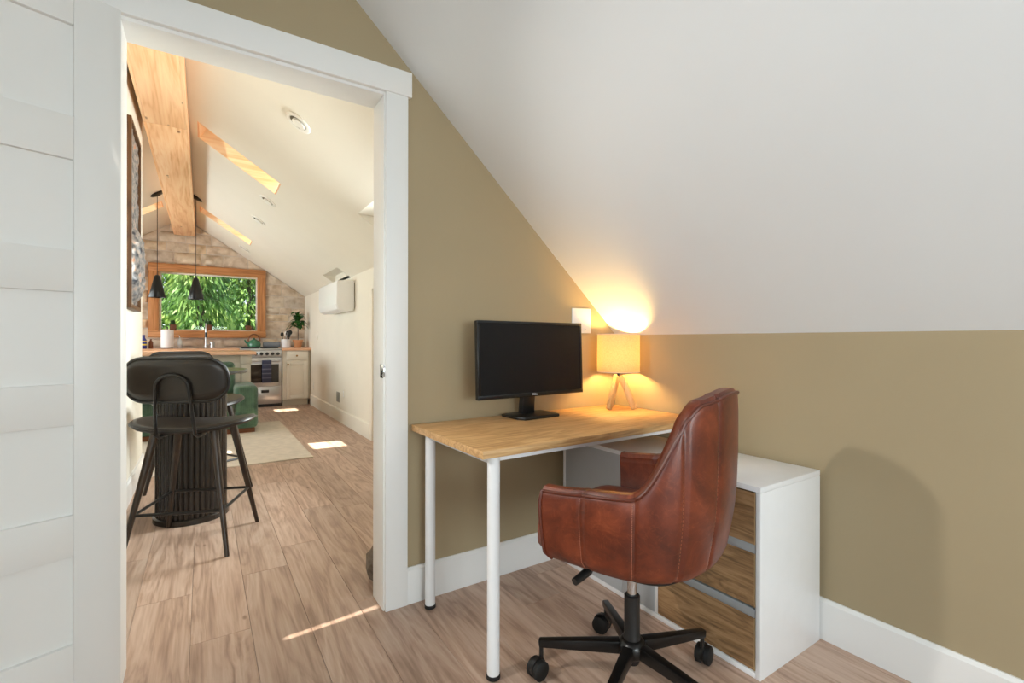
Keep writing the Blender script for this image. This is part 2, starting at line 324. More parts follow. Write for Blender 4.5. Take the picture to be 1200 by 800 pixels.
def beamseg(bm, a, b, wx, wy, wx2=None, wy2=None, bev=0.0, xdir=None):
    """a tapering square bar from a to b"""
    a, b = Vector(a), Vector(b); d = (b - a).normalized()
    x = Vector(xdir).normalized() if xdir else (Vector((1, 0, 0)) if abs(d.x) < 0.9 else Vector((0, 1, 0)))
    x = (x - d * x.dot(d)).normalized(); y = d.cross(x)
    wx2 = wx if wx2 is None else wx2; wy2 = wy if wy2 is None else wy2
    t = bmesh.new()
    A = [t.verts.new(a + x * sx * wx / 2 + y * sy * wy / 2) for sx, sy in ((-1, -1), (1, -1), (1, 1), (-1, 1))]
    B = [t.verts.new(b + x * sx * wx2 / 2 + y * sy * wy2 / 2) for sx, sy in ((-1, -1), (1, -1), (1, 1), (-1, 1))]
    t.faces.new(A[::-1]); t.faces.new(B)
    for k in range(4): t.faces.new((A[k], A[(k + 1) % 4], B[(k + 1) % 4], B[k]))
    bmesh.ops.recalc_face_normals(t, faces=t.faces[:])
    if bev: bmesh.ops.bevel(t, geom=t.edges[:], offset=bev, segments=2, affect='EDGES', profile=0.5)
    merge(bm, t)
    return bm
def mesh_of(name, bm, mat, smooth=40, recalc=True):
    if recalc: bmesh.ops.recalc_face_normals(bm, faces=bm.faces[:])
    me = bpy.data.meshes.new(name); bm.to_mesh(me); bm.free()
    me.materials.append(mat)
    if smooth:
        me.polygons.foreach_set('use_smooth', [True] * len(me.polygons)); me.set_sharp_from_angle(angle=R_(smooth))
    return me
def obj(name, bm, mat, parent=None, smooth=40, label=None, kind=None, world=False, loc=None, recalc=True):
    me = bm if isinstance(bm, bpy.types.Mesh) else mesh_of(name, bm, mat, smooth, recalc)
    o = bpy.data.objects.new(name, me); COL.objects.link(o)
    if parent: o.parent = parent
    if world and parent:
        q = parent
        while q: o.location = o.location - q.location; q = q.parent
    if loc: o.location = loc
    if label: o['label'] = label
    if kind: o['kind'] = kind
    return o
def tag(o, label, cat, group=None, kind=None):
    o['label'] = label; o['category'] = cat
    if group: o['group'] = group
    if kind: o['kind'] = kind
    return o
def thing(name, label, cat, loc=(0, 0, 0), rotz=0.0, group=None):
    o = bpy.data.objects.new(name, None); COL.objects.link(o); o.empty_display_size = 0.05
    o.location = loc; o.rotation_euler = (0, 0, rotz)
    return tag(o, label, cat, group)
def struct(name, bm, mat, label=None, parent=None, smooth=40):
    o = obj(name, bm, mat, parent, smooth)
    if not parent: o['kind'] = 'structure'
    if label: o['label'] = label
    return o
def dup(root, loc=None, rotz=None, label=None, group=None, scale=None):
    r = root.copy(); COL.objects.link(r)
    if loc is not None: r.location = loc
    if rotz is not None: r.rotation_euler = (0, 0, rotz)
    if scale: r.scale = (scale,) * 3
    if label: r['label'] = label
    if group: r['group'] = group
    for ch in list(root.children):
        c = ch.copy(); COL.objects.link(c); c.parent = r
        for g in ch.children:
            d = g.copy(); COL.objects.link(d); d.parent = c
    return r

# ------------------------------------------------------------------ dimensions
YP, YP2 = 1.87, 1.99            # partition faces
XK, ZK, SB = 1.897, 1.113, 0.916  # bedroom knee wall, its height, slope of its ceiling
XR = -0.20; ZR = ZK + SB * (XK - XR)  # bedroom ridge
XLB, YBB = -2.297, -2.30         # bedroom left knee wall, back wall
XW, ZW, SK = 1.54, 1.87, 0.65    # great room right wall, its height, slope
XRK = -0.245; ZRK = ZW + SK * (XW - XRK)
XLK = 2 * XRK - XW               # great room left wall
YF = 9.20                        # stone end wall
XPW, YPW = -0.42, 4.95           # picture wall face and its end
def zb(x): return ZR - SB * abs(x - XR)
def zk(x): return ZRK - SK * abs(x - XRK)
DX0, DX1, DZ = -0.21, 0.604, 2.06  # door opening

# ------------------------------------------------------------------ floor
bm = nb(); bx(bm, XLB - 0.1, XK + 0.15, YBB - 0.1, YF + 0.2, -0.12, -0.012)
floor = struct('floor', bm, M_SUB, 'light oak plank floor running through the doorway into the kitchen')
PW, PL = 0.19, 1.28
pm = mesh_of('plank', bx(nb(), 0.0005, PW - 0.0005, 0.0005, PL - 0.0005, -0.012, 0.0, 0.0011, 1), M_FLOOR, 0)
x = XLB - 0.02; col = 0
while x < XK:
    y = -0.6 - random.random() * PL
    if x + PW < -1.2 and col >= 0: y = 4.8 - random.random() * PL
    while y < YF:
        L_ = PL; yy = y
        if yy < -0.6 - PL * 0.5 and x > -1.2: L_ = yy + PL + 0.6; yy = -0.6
        if yy + L_ > YF: L_ = YF - yy
        vis = True
        if x > XW + 0.05 and yy > YP2: vis = False
        if x + PW < XPW - 0.1 and 2.1 < yy and yy + L_ < YPW: vis = False
        if L_ > 0.12 and vis:
            o = obj('plank', pm, M_FLOOR, floor, loc=(x, yy, 0)); o.scale = (1, L_ / PL, 1)
        y = yy + L_
    x += PW; col += 1

# ------------------------------------------------------------------ bedroom shell
# partition with the door opening: left piece, right piece, over-door piece, all under both roofs
bm = nb()
XJ0, XJ1, ZJ = DX0 - 0.02, DX1 + 0.02, DZ + 0.02
prism(bm, [(XLB - 0.1, 0), (XJ0, 0), (XJ0, zb(XJ0) + 0.05), (XLB - 0.1, zb(XLB - 0.1) + 0.05)], YP, YP2, 'Y')
prism(bm, [(XJ1, 0), (XK + 0.1, 0), (XK + 0.1, zb(XK + 0.1) + 0.05), (XJ1, zb(XJ1) + 0.05)], YP, YP2, 'Y')
prism(bm, [(XJ0, ZJ), (XJ1, ZJ), (XJ1, zb(XJ1) + 0.05), (XR, ZR + 0.05), (XJ0, zb(XJ0) + 0.05)], YP, YP2 - 0.012, 'Y')
struct('wall_front', bm, M_OLIVE, 'olive painted gable wall with the open doorway', smooth=0)
# the far side of that wall, in the cream of the great room
bm = nb()
prism(bm, [(DX1 + 0.1, 0), (XW + 0.3, 0), (XW + 0.3, 2.0), (DX1 + 0.1, zk(DX1) + 0.1)], YP2, YP2 + 0.012, 'Y')
prism(bm, [(XPW - 0.2, DZ + 0.1), (DX1 + 0.1, DZ + 0.1), (DX1 + 0.1, zk(DX1) + 0.1), (XRK, ZRK + 0.1), (XPW - 0.2, zk(XPW - 0.2) + 0.1)], YP2 - 0.011, YP2 + 0.012, 'Y')
struct('wall_entry', bm, M_CREAM, 'cream back of the gable wall above the doorway', smooth=0)
bm = nb(); bx(bm, XK, XK + 0.12, YBB, YP, 0, ZK + 0.06)
struct('wall_right', bm, M_OLIVE, 'low olive knee wall under the sloped white ceiling', smooth=0)
BD = (XLB - 0.02, -1.165, -1.9, -0.3)      # unseen dormer added to the left slope for the fill light: x0, x1, y0, y1
ZD = 2.15
bm = nb(); bx(bm, XLB - 0.12, XLB, YBB, BD[2], 0, ZK + 0.02); bx(bm, XLB - 0.12, XLB, BD[3], YP, 0, ZK + 0.02)
bx(bm, XLB - 0.12, XLB, BD[2], -1.8, 0, ZD + 0.02); bx(bm, XLB - 0.12, XLB, -0.4, BD[3], 0, ZD + 0.02); bx(bm, XLB - 0.12, XLB, -1.8, -0.4, 0, 0.82); bx(bm, XLB - 0.12, XLB, -1.8, -0.4, 2.02, ZD + 0.02)
struct('wall_left', bm, M_OLIVE, 'low olive knee wall behind the open door', smooth=0)
# back gable with a window
WX0, WX1, WZ0, WZ1 = -0.45, 1.15, 0.65, 1.65
bm = nb()
prism(bm, [(XLB - 0.1, 0), (WX0, 0), (WX0, zb(WX0)), (XLB - 0.1, zb(XLB - 0.1))], YBB - 0.12, YBB, 'Y')
prism(bm, [(WX1, 0), (XK + 0.1, 0), (XK + 0.1, zb(XK + 0.1)), (WX1, zb(WX1))], YBB - 0.12, YBB, 'Y')
prism(bm, [(WX0, 0), (WX1, 0), (WX1, WZ0), (WX0, WZ0)], YBB - 0.12, YBB, 'Y')
prism(bm, [(WX0, WZ1), (WX1, WZ1), (WX1, zb(WX1)), (XR, ZR), (WX0, zb(WX0))], YBB - 0.12, YBB, 'Y')
struct('wall_back', bm, M_OLIVE, 'olive gable wall with a window', smooth=0)
def window_frame(name, label, x0, x1, z0, z1, y, axis='Y', fw=0.05, mat=M_WHITE):
    o = bpy.data.objects.new(name, None); COL.objects.link(o); o['kind'] = 'structure'; o['label'] = label
    B = (lambda a0, a1, z0_, z1_, m, nm, d0=-0.03, d1=0.03: obj(nm, bx(nb(), a0, a1, y + d0, y + d1, z0_, z1_, 0.003 if d1 > 0.01 else 0) if axis == 'Y' else bx(nb(), y + d0, y + d1, a0, a1, z0_, z1_, 0.003 if d1 > 0.01 else 0), m, o))
    B(x0, x0 + fw, z0, z1, mat, 'frame_upright'); B(x1 - fw, x1, z0, z1, mat, 'frame_upright')
    B(x0 + fw, x1 - fw, z0, z0 + fw, mat, 'frame_rail'); B(x0 + fw, x1 - fw, z1 - fw, z1, mat, 'frame_rail')
    B(x0 + fw, x1 - fw, z0 + fw, z1 - fw, M_GLASS, 'pane', -0.003, 0.003)
    return o
window_frame('window_2', 'white framed bedroom window in the back gable', WX0, WX1, WZ0, WZ1, YBB - 0.05)
# sloped ceilings of the bedroom; a bare slit is cut in the unseen left one to throw the sun streak
def slope_sheet(zf, xs, ys, holes, th, nrm):
    bm = nb()
    xs = sorted(set(xs + [h[0] for h in holes] + [h[1] for h in holes])); ys = sorted(set(ys + [h[2] for h in holes] + [h[3] for h in holes]))
    V = {}
    def v(a, b, k):
        if (a, b, k) not in V: V[(a, b, k)] = bm.verts.new((a, b, zf(a) + k * th))
        return V[(a, b, k)]
    def inside(i, j):
        cx, cy = (xs[i] + xs[i + 1]) / 2, (ys[j] + ys[j + 1]) / 2
        return any(h[0] < cx < h[1] and h[2] < cy < h[3] for h in holes) or not (0 <= i < len(xs) - 1 and 0 <= j < len(ys) - 1)
    for i in range(len(xs) - 1):
        for j in range(len(ys) - 1):
            if inside(i, j): continue
            for k in (0, 1):
                f = [v(xs[i], ys[j], k), v(xs[i + 1], ys[j], k), v(xs[i + 1], ys[j + 1], k), v(xs[i], ys[j + 1], k)]
                bm.faces.new(f if k else f[::-1])
            for (di, dj, a, b) in ((-1, 0, (i, j), (i, j + 1)), (1, 0, (i + 1, j), (i + 1, j + 1)), (0, -1, (i, j), (i + 1, j)), (0, 1, (i, j + 1), (i + 1, j + 1))):
                ii, jj = i + di, j + dj
                out = ii < 0 or jj < 0 or ii >= len(xs) - 1 or jj >= len(ys) - 1
                if out or inside(ii, jj):
                    bm.faces.new([v(xs[a[0]], ys[a[1]], 0), v(xs[b[0]], ys[b[1]], 0), v(xs[b[0]], ys[b[1]], 1), v(xs[a[0]], ys[a[1]], 1)])
    return bm
struct('ceiling', slope_sheet(zb, [XR, XK + 0.12], [YBB - 0.12, YP], [], 0.10, 1), M_CEIL, 'white sloped ceiling above the desk', smooth=0)
def streak_hole(xf0, xf1, yf, wdt):
    # where the sun ray that lands on the floor at (xf, yf) crosses the left roof slope
    sx, sy = SUN_T.x / -SUN_T.z, SUN_T.y / -SUN_T.z
    def hit(xf):
        # z = ZR - SB*(XR - x), x = xf - sx*z
        z = (ZR - SB * XR + SB * xf) / (1 + SB * sx); return xf - sx * z, z
    a, za = hit(xf0); b, zb_ = hit(xf1)
    y0 = yf - sy * (za + zb_) / 2
    return (a, min(b, XR - 0.01), y0, y0 + wdt)
H2 = streak_hole(0.25, 0.60, 1.895, 0.009)
struct('ceiling_left', slope_sheet(zb, [XLB - 0.12, XR], [YBB - 0.12, YP], [H2, BD], 0.003, 1), M_CEIL, 'white sloped ceiling above the open door', smooth=0)
bm = nb(); quad(bm, (BD[0], BD[2], ZD), (BD[1], BD[2], ZD), (BD[1], BD[3], ZD), (BD[0], BD[3], ZD))
for yy in (BD[2] + 0.003, BD[3] - 0.003): bm.faces.new([bm.verts.new(p) for p in ((BD[0], yy, zb(BD[0])), (BD[1], yy, ZD), (BD[0], yy, ZD))])
struct('ceiling_added_dormer', bm, M_CEIL, 'white ceiling of the added bedroom dormer', smooth=0)
window_frame('window_9', 'added white framed bedroom dormer window for the fill light', -1.8, -0.4, 0.82, 2.02, XLB - 0.05, 'X')

# baseboards
def baseboard(name, a, b, axis, face, depth, h=0.148, mat=M_WHITE, label=None):
    lo, hi = sorted((face, face + depth)); bm = nb()
    z1 = h - 0.012
    sgn = 1 if depth > 0 else -1
    prof = [(face, 0), (face + depth, 0), (face + depth, z1), (face + depth * 0.45, h), (face, h)]
    if axis == 'X': prism(bm, [(p, q) for p, q in prof], a, b, 'X')
    else: prism(bm, [(p, q) for p, q in prof], a, b, 'Y')
    return struct(name, bm, mat, label, smooth=0)
baseboard('baseboard_front', DX1 + 0.095, XK, 'X', YP, -0.014, label='white baseboard under the desk')
baseboard('baseboard_right', YBB, YP, 'Y', XK, -0.014, label='tall white baseboard along the knee wall')
baseboard('baseboard_left', YBB, YP, 'Y', XLB, 0.014, label='white baseboard behind the door')

# door casing and jamb
tr = bpy.data.objects.new('trim_1', None); COL.objects.link(tr); tr['kind'] = 'structure'; tr['label'] = 'white casing and jamb of the open doorway'
CF = YP - 0.018
obj('jamb', bx(nb(), DX1, DX1 + 0.02, YP - 0.004, YP2 + 0.012, 0, DZ + 0.02, 0.0015), M_WHITE, tr)
obj('jamb', bx(nb(), DX0 - 0.02, DX0, YP - 0.004, YP2 + 0.012, 0, DZ + 0.02, 0.0015), M_WHITE, tr)
obj('head_jamb', bx(nb(), DX0, DX1, YP - 0.004, YP2 + 0.012, DZ, DZ + 0.02, 0.0015), M_WHITE, tr)
obj('side_casing', bx(nb(), DX1 + 0.005, DX1 + 0.097, CF, YP, 0, DZ + 0.012, 0.0025), M_WHITE, tr)
obj('side_casing', bx(nb(), DX0 - 0.097, DX0 - 0.005, CF, YP, 0, DZ + 0.012, 0.0025), M_WHITE, tr)
obj('head_casing', bx(nb(), DX0 - 0.112, DX1 + 0.112, CF - 0.004, YP, DZ + 0.012, DZ + 0.112, 0.0025), M_WHITE, tr)
sp = obj('strike_plate', bx(nb(), DX1 - 0.0015, DX1 + 0.002, YP - 0.003, YP + 0.036, 0.93, 0.985, 0.001), M_CHROME, tr, label='small metal strike plate')
obj('strike_lip', bx(nb(), DX1 - 0.001, DX1 + 0.012, YP - 0.0075, YP - 0.002, 0.935, 0.98, 0.002), M_CHROME, sp)

# open door leaf, five flat panels
DW, DT = 0.80, 0.035
door = bpy.data.objects.new('door_1', None); COL.objects.link(door); door['kind'] = 'structure'
door['label'] = 'white five panel door swung wide open'
door.location = (DX0 - 0.005, YP - 0.03, 0); door.rotation_euler = (0, 0, R_(180 + 20))
SW = 0.104
def dpart(nm, u0, u1, z0, z1, d0=0.0, d1=DT, bev=0.0015): return obj(nm, bx(nb(), u0, u1, d0, d1, z0, z1, bev), M_DOOR, door)
dpart('stile', 0, SW, 0.012, 2.055); dpart('stile', DW - SW, DW, 0.012, 2.055)
tops = [1.957, 1.582, 1.214, 0.843, 0.477]; bots = [1.701, 1.330, 0.958, 0.592, 0.231]
edges = [2.055] + [z for p in zip(tops, bots) for z in p] + [0.012]
for k in range(0, len(edges), 2): dpart('rail', SW, DW - SW, edges[k + 1], edges[k])
for a, b in zip(tops, bots): dpart('panel', SW - 0.004, DW - SW + 0.004, b - 0.004, a + 0.004, 0.010, DT - 0.014, 0)
for z in (0.25, 1.05, 1.82):
    obj('hinge', lathe(nb(), [(0.007, z - 0.05), (0.007, z + 0.05)], 10, (0.0, -0.004)), M_ALU, door)
kn = obj('door_knob', tube(nb(), [(DW - 0.06, DT, 0.96), (DW - 0.06, DT + 0.03, 0.96), (DW - 0.06, DT + 0.035, 0.96), (DW - 0.06, DT + 0.06, 0.96)], [0.012, 0.012, 0.026, 0.022], 14), M_CHROME, door)

# ------------------------------------------------------------------ great room shell
SKX0, SKX1 = -0.04, 0.59; SKY = [(4.72, 5.09), (7.67, 8.01)]
NOTCH = (1.377, XW + 0.02, 6.05, 6.87); DORM = (1.10, XW + 0.02, 2.70, 4.09)
holesR = [(SKX0, SKX1, a, b) for a, b in SKY] + [NOTCH, DORM]
holesL = [(2 * XRK - SKX1, 2 * XRK - SKX0, a, b) for a, b in SKY]
struct('ceiling_kitchen_right', slope_sheet(zk, [XRK, XW + 0.02], [YP2 + 0.012, YF], holesR, 0.05, 1), M_CREAMC, 'cream sloped ceiling with roof windows over the kitchen', smooth=0)
struct('ceiling_kitchen_left', slope_sheet(zk, [XLK - 0.02, XRK], [YP2 + 0.012, YF], holesL, 0.05, 1), M_CREAMC, 'cream sloped ceiling on the far side of the beam', smooth=0)
def recess(name, h, ztop, label, mat):
    bm = nb(); x0, x1, y0, y1 = h
    quad(bm, (x0, y0, ztop), (x1, y0, ztop), (x1, y1, ztop), (x0, y1, ztop))
    for y in (y0 + 0.003, y1 - 0.003): bm.faces.new([bm.verts.new(p) for p in ((x0, y, zk(x0)), (x1, y, zk(x1)), (x1, y, ztop), (x0, y, ztop))] if ztop > zk(x0) + 1e-3 else [bm.verts.new(p) for p in ((x0, y, zk(x0)), (x1, y, zk(x1)), (x1, y, ztop))])
    return struct(name, bm, mat, label, smooth=0)
recess('ceiling_recess_cooler', NOTCH, zk(NOTCH[0]), 'ceiling notch above the wall air conditioner', M_CREAMC)
recess('ceiling_dormer', DORM, zk(DORM[0]), 'boxed out dormer ceiling beside the doorway', M_CREAMC)
# right wall with a window opening in the dormer (out of sight of the doorway)
EW = (3.0, 3.8, 1.0, 1.9)
bm = nb()
bx(bm, XW, XW + 0.1, DORM[3], YF, 0, ZW + 0.03)
bx(bm, XW, XW + 0.1, YP2, EW[0], 0, zk(DORM[0]) + 0.02); bx(bm, XW, XW + 0.1, EW[1], DORM[3], 0, zk(DORM[0]) + 0.02)
bx(bm, XW, XW + 0.1, EW[0], EW[1], 0, EW[2]); bx(bm, XW, XW + 0.1, EW[0], EW[1], EW[3], zk(DORM[0]) + 0.02)
bx(bm, XW, XW + 0.1, NOTCH[2], NOTCH[3], ZW, zk(NOTCH[0]) + 0.01)
struct('wall_kitchen_right', bm, M_CREAM, 'cream plaster wall carrying the air conditioner', smooth=0)
window_frame('window_3', 'white framed dormer window', EW[0], EW[1], EW[2], EW[3], XW + 0.05, 'X')
SWN = (5.4, 8.6, 0.8, 1.8)
bm = nb()
bx(bm, XLK - 0.1, XLK, YP2, SWN[0], 0, ZW + 0.03); bx(bm, XLK - 0.1, XLK, SWN[1], YF, 0, ZW + 0.03)
bx(bm, XLK - 0.1, XLK, SWN[0], SWN[1], 0, SWN[2]); bx(bm, XLK - 0.1, XLK, SWN[0], SWN[1], SWN[3], ZW + 0.03)
struct('wall_kitchen_left', bm, M_CREAM, 'cream side wall with an added long window', smooth=0)
window_frame('window_4', 'added long white framed side window for the fill light', SWN[0], SWN[1], SWN[2], SWN[3], XLK - 0.05, 'X')
bm = nb(); prism(bm, [(XPW - 0.12, 0), (XPW, 0), (XPW, zk(XPW) + 0.02), (XPW - 0.12, zk(XPW - 0.12) + 0.02)], YP2 + 0.012, YPW, 'Y')
struct('wall_picture', bm, M_CREAM, 'cream wall beside the bar stools holding the carved picture', smooth=0)
baseboard('baseboard_kitchen_right', 5.19, YF - 0.62, 'Y', XW, -0.02, 0.17, M_CREAM, 'cream baseboard below the wall air conditioner')
baseboard('baseboard_kitchen_left', YP2 + 0.03, YPW, 'Y', XPW, 0.014, 0.148, M_WHITE, 'white baseboard beside the bar stools')
tr2 = bpy.data.objects.new('trim_2', None); COL.objects.link(tr2); tr2['kind'] = 'structure'; tr2['label'] = 'cream door casing on the kitchen side wall'
obj('side_casing', bx(nb(), XW - 0.02, XW, 5.09, 5.185, 0, 1.64, 0.003), M_CREAM, tr2)

# end wall: mortar sheet, stones as pieces, window opening
KX0, KX1, KZ0, KZ1 = -0.60, 0.82, 1.21, 2.19        # rough opening
bm = nb(); T0, T1 = YF, YF + 0.25
prism(bm, [(XLK - 0.1, 0), (KX0, 0), (KX0, zk(KX0)), (XLK - 0.1, zk(XLK - 0.1))], T0, T1, 'Y')
prism(bm, [(KX1, 0), (XW + 0.1, 0), (XW + 0.1, zk(XW + 0.1)), (KX1, zk(KX1))], T0, T1, 'Y')
prism(bm, [(KX0, 0), (KX1, 0), (KX1, KZ0), (KX0, KZ0)], T0, T1, 'Y')
prism(bm, [(KX0, KZ1), (KX1, KZ1), (KX1, zk(KX1)), (XRK, ZRK), (KX0, zk(KX0))], T0, T1, 'Y')
wf = struct('wall_far', bm, M_MORTAR, 'pale split stone gable wall behind the kitchen', smooth=0)
def stone(x0, x1, z0, z1):
    t = bmesh.new(); d = random.uniform(0.018, 0.045); g = 0.007
    x0 += g; x1 -= g; z0 += g; z1 -= g
    if x1 - x0 < 0.03 or z1 - z0 < 0.03: return
    nx, nz = 4, 3; grid = []
    for i in range(nx + 1):
        colm = []
        for j in range(nz + 1):
            e = i in (0, nx) or j in (0, nz)
            colm.append(t.verts.new((x0 + (x1 - x0) * i / nx + (random.uniform(-.004, .004)), YF - (0.006 if e else d + random.uniform(-.012, .012)), z0 + (z1 - z0) * j / nz + random.uniform(-.004, .004))))
        grid.append(colm)
    for i in range(nx):
        for j in range(nz): t.faces.new((grid[i][j], grid[i + 1][j], grid[i + 1][j + 1], grid[i][j + 1]))
    for sgn in (1, -1):   # trim under the roof slopes
        pn = Vector((SK * sgn, 0, 1)).normalized(); pc = Vector((XRK, 0, ZRK - 0.012))
        bmesh.ops.bisect_plane(t, geom=t.verts[:] + t.edges[:] + t.faces[:], plane_co=pc, plane_no=pn, clear_outer=True)
    if len(t.faces) < 3: t.free(); return
    # give the piece sides back to the mortar
    ext = bmesh.ops.extrude_edge_only(t, edges=[e for e in t.edges if e.is_boundary])
    for v in ext['geom']:
        if isinstance(v, bmesh.types.BMVert): v.co.y = YF + 0.004
    obj('stone', t, M_STONE, wf, smooth=60)
z = 0.96
FX0, FX1, FZ0, FZ1 = -0.705, 0.905, 1.125, 2.28      # window casing outline
while z < ZRK:
    h = random.choice([0.12, 0.15, 0.17, 0.2]); z1 = z + h
    if z < FZ0 < z1: z1 = FZ0 if FZ0 - z > 0.06 else FZ0 + 0.14
    if z < FZ1 < z1: z1 = FZ1
    spans = [(-1.1, XW - 0.004)]
    if z >= FZ0 - 0.01 and z1 <= FZ1 + 0.01: spans = [(-1.1, FX0), (FX1, XW - 0.004)]
    for a, b in spans:
        x = a + (0 if a > 0 else -random.random() * 0.1)
        while x < b:
            L_ = random.uniform(0.2, 0.48); x1 = min(b, x + L_)
            if b - x1 < 0.1: x1 = b
            if z < zk(min(max(XRK, x), x1)):
                if h > 0.16 and random.random() < 0.25 and x1 - x > 0.2:
                    stone(x, x1, z, z + (z1 - z) / 2); stone(x, x1, z + (z1 - z) / 2, z1)
                else: stone(x, x1, z, z1)
            x = x1
    z = z1
# kitchen window: cedar casing, inner frame, pane
kw = bpy.data.objects.new('window_1', None); COL.objects.link(kw); kw['kind'] = 'structure'; kw['label'] = 'wide kitchen window in a cedar wood frame'
CY0, CY1 = YF - 0.06, YF
obj('head_casing', bx(nb(), FX0, FX1, CY0, CY1, FZ1 - 0.125, FZ1, 0.004), M_CEDAR, kw)
obj('sill', bx(nb(), FX0, FX1, CY0 - 0.03, YF + 0.2, FZ0, FZ0 + 0.11, 0.004), M_CEDAR, kw)
obj('side_casing', bx(nb(), FX0, FX0 + 0.13, CY0, CY1, FZ0 + 0.11, FZ1 - 0.125, 0.004), M_CEDARZ, kw)
obj('side_casing', bx(nb(), FX1 - 0.125, FX1, CY0, CY1, FZ0 + 0.11, FZ1 - 0.125, 0.004), M_CEDARZ, kw)
for a in ((KX0, KX0 + 0.025), (KX1 - 0.025, KX1)): obj('reveal', bx(nb(), a[0], a[1], YF, YF + 0.2, FZ0 + 0.11, KZ1), M_PINE, kw)
obj('reveal', bx(nb(), KX0, KX1, YF, YF + 0.2, KZ1 - 0.025, KZ1), M_PINEX, kw)
for a in ((KX0 + 0.025, KX0 + 0.05), (KX1 - 0.05, KX1 - 0.025)): obj('sash', bx(nb(), a[0], a[1], YF + 0.12, YF + 0.17, FZ0 + 0.11, KZ1 - 0.025, 0.003), M_WHITE, kw)
for a in ((FZ0 + 0.11, FZ0 + 0.13), (KZ1 - 0.05, KZ1 - 0.025)): obj('sash', bx(nb(), KX0 + 0.05, KX1 - 0.05, YF + 0.12, YF + 0.17, a[0], a[1], 0.003), M_WHITE, kw)
obj('pane', bx(nb(), KX0 + 0.05, KX1 - 0.05, YF + 0.142, YF + 0.148, FZ0 + 0.13, KZ1 - 0.05), M_GLASS, kw)

# roof windows: wood lined wells with a pane
def roof_window(name, x0, x1, y0, y1, label):
    o = bpy.data.objects.new(name, None); COL.objects.link(o); o['kind'] = 'structure'; o['label'] = label
    sg = 1 if x0 > XRK else -1
    nv = Vector((SK * sg, 0, 1)).normalized() * 0.24
    th = 0.012
    def slab(nm, a0, a1, b0, b1, m):
        bm = nb(); lo = [Vector((a, b, zk(a) + 0.001)) for a, b in ((a0, b0), (a1, b0), (a1, b1), (a0, b1))]; hi = [p + nv for p in lo]
        A = [bm.verts.new(p) for p in lo]; B = [bm.verts.new(p) for p in hi]
        bm.faces.new(A[::-1]); bm.faces.new(B)
        for k in range(4): bm.faces.new((A[k], A[(k + 1) % 4], B[(k + 1) % 4], B[k]))
        return obj(nm, bm, m, o, smooth=0)
    slab('lining_board', x0 - 0.0, x0 + th, y0, y1, M_PINE); slab('lining_board', x1 - th, x1, y0, y1, M_PINE)
    slab('lining_board', x0 + th, x1 - th, y0, y0 + th, M_PINEX); slab('lining_board', x0 + th, x1 - th, y1 - th, y1, M_PINEX)
    bm = nb(); P = [Vector((a, b, zk(a))) + nv * 0.97 for a, b in ((x0 + th, y0 + th), (x1 - th, y0 + th), (x1 - th, y1 - th), (x0 + th, y1 - th))]
    quad(bm, *P); obj('pane', bm, M_GLASS, o, smooth=0)
k = 5
for (a, b), nm in zip(SKY, ('nearer the doorway', 'nearer the stone wall')):
    roof_window('window_%d' % k, SKX0, SKX1, a, b, 'pine lined roof window right of the beam, ' + nm); k += 1
for (a, b), nm in zip(SKY, ('nearer the doorway', 'nearer the stone wall')):
    roof_window('window_%d' % k, 2 * XRK - SKX1, 2 * XRK - SKX0, a, b, 'pine lined roof window left of the beam, ' + nm); k += 1

# ridge beam boxed in pine
BX0, BX1, BZ = -0.382, -0.100, 2.74
beam = thing('ridge_beam', 'pine boxed ridge beam under the peak of the kitchen ceiling', 'beam', ((BX0 + BX1) / 2, 5.6, BZ))
JY = 4.55
for a, b in ((YP2 + 0.02, JY - 0.002), (JY + 0.002, YF - 0.05)):
    obj('bottom_board', bx(nb(), BX0 + 0.02, BX1 - 0.02, a, b, BZ, BZ + 0.02, 0.002), M_PINE, beam, world=True)
    for xx in ((BX0, BX0 + 0.02), (BX1 - 0.02, BX1)):
        zt = zk(BX1) - 0.004
        obj('side_board', bx(nb(), xx[0], xx[1], a, b, BZ, zt, 0.002), M_PINE, beam, world=True)

# ------------------------------------------------------------------ ceiling lamps in the great room
slope_ang = math.atan(SK)
def downlight(loc, rot_y, label, group=None, rot_z=0.0):
    t = thing('downlight', label, 'ceiling light', loc, 0, group)
    t.rotation_euler = (0, rot_y, 0)      # local -Z points into the room
    obj('trim_ring', lathe(nb(), [(0.088, 0.0), (0.088, -0.006), (0.080, -0.011), (0.058, -0.008), (0.056, 0.0)], 32, caps=False), M_LIGHTOFF, t)
    obj('recess_cup', lathe(nb(), [(0.057, -0.006), (0.05, -0.002), (0.0005, -0.0015)], 28, caps=False), M_DARKHOLE, t)
    bm = nb(); pts = []
    for i in range(25):        # swirl shaped gimbal: a disc with a hooked tail
        a = i / 24 * 2 * pi; r = 0.034 + 0.020 * (i / 24) ** 1.5
        pts.append((r * cos(a + rot_z), r * sin(a + rot_z)))
    prism(bm, pts, -0.016, -0.004, 'Z'); obj('gimbal', bm, M_LIGHTOFF, t)
    return t
g = 'recessed downlights on the kitchen ceiling slope'
for x, y, lb in ((0.53, 3.41, 'white swirl downlight on the sloped ceiling nearest the doorway'), (0.556, 5.43, 'white swirl downlight just past the near roof window'),
                 (0.554, 6.38, 'white swirl downlight midway between the two roof windows'), (0.54, 8.52, 'white swirl downlight closest to the stone wall')):
    downlight((x, y, zk(x) - 0.001), slope_ang, lb, g, 0.8)
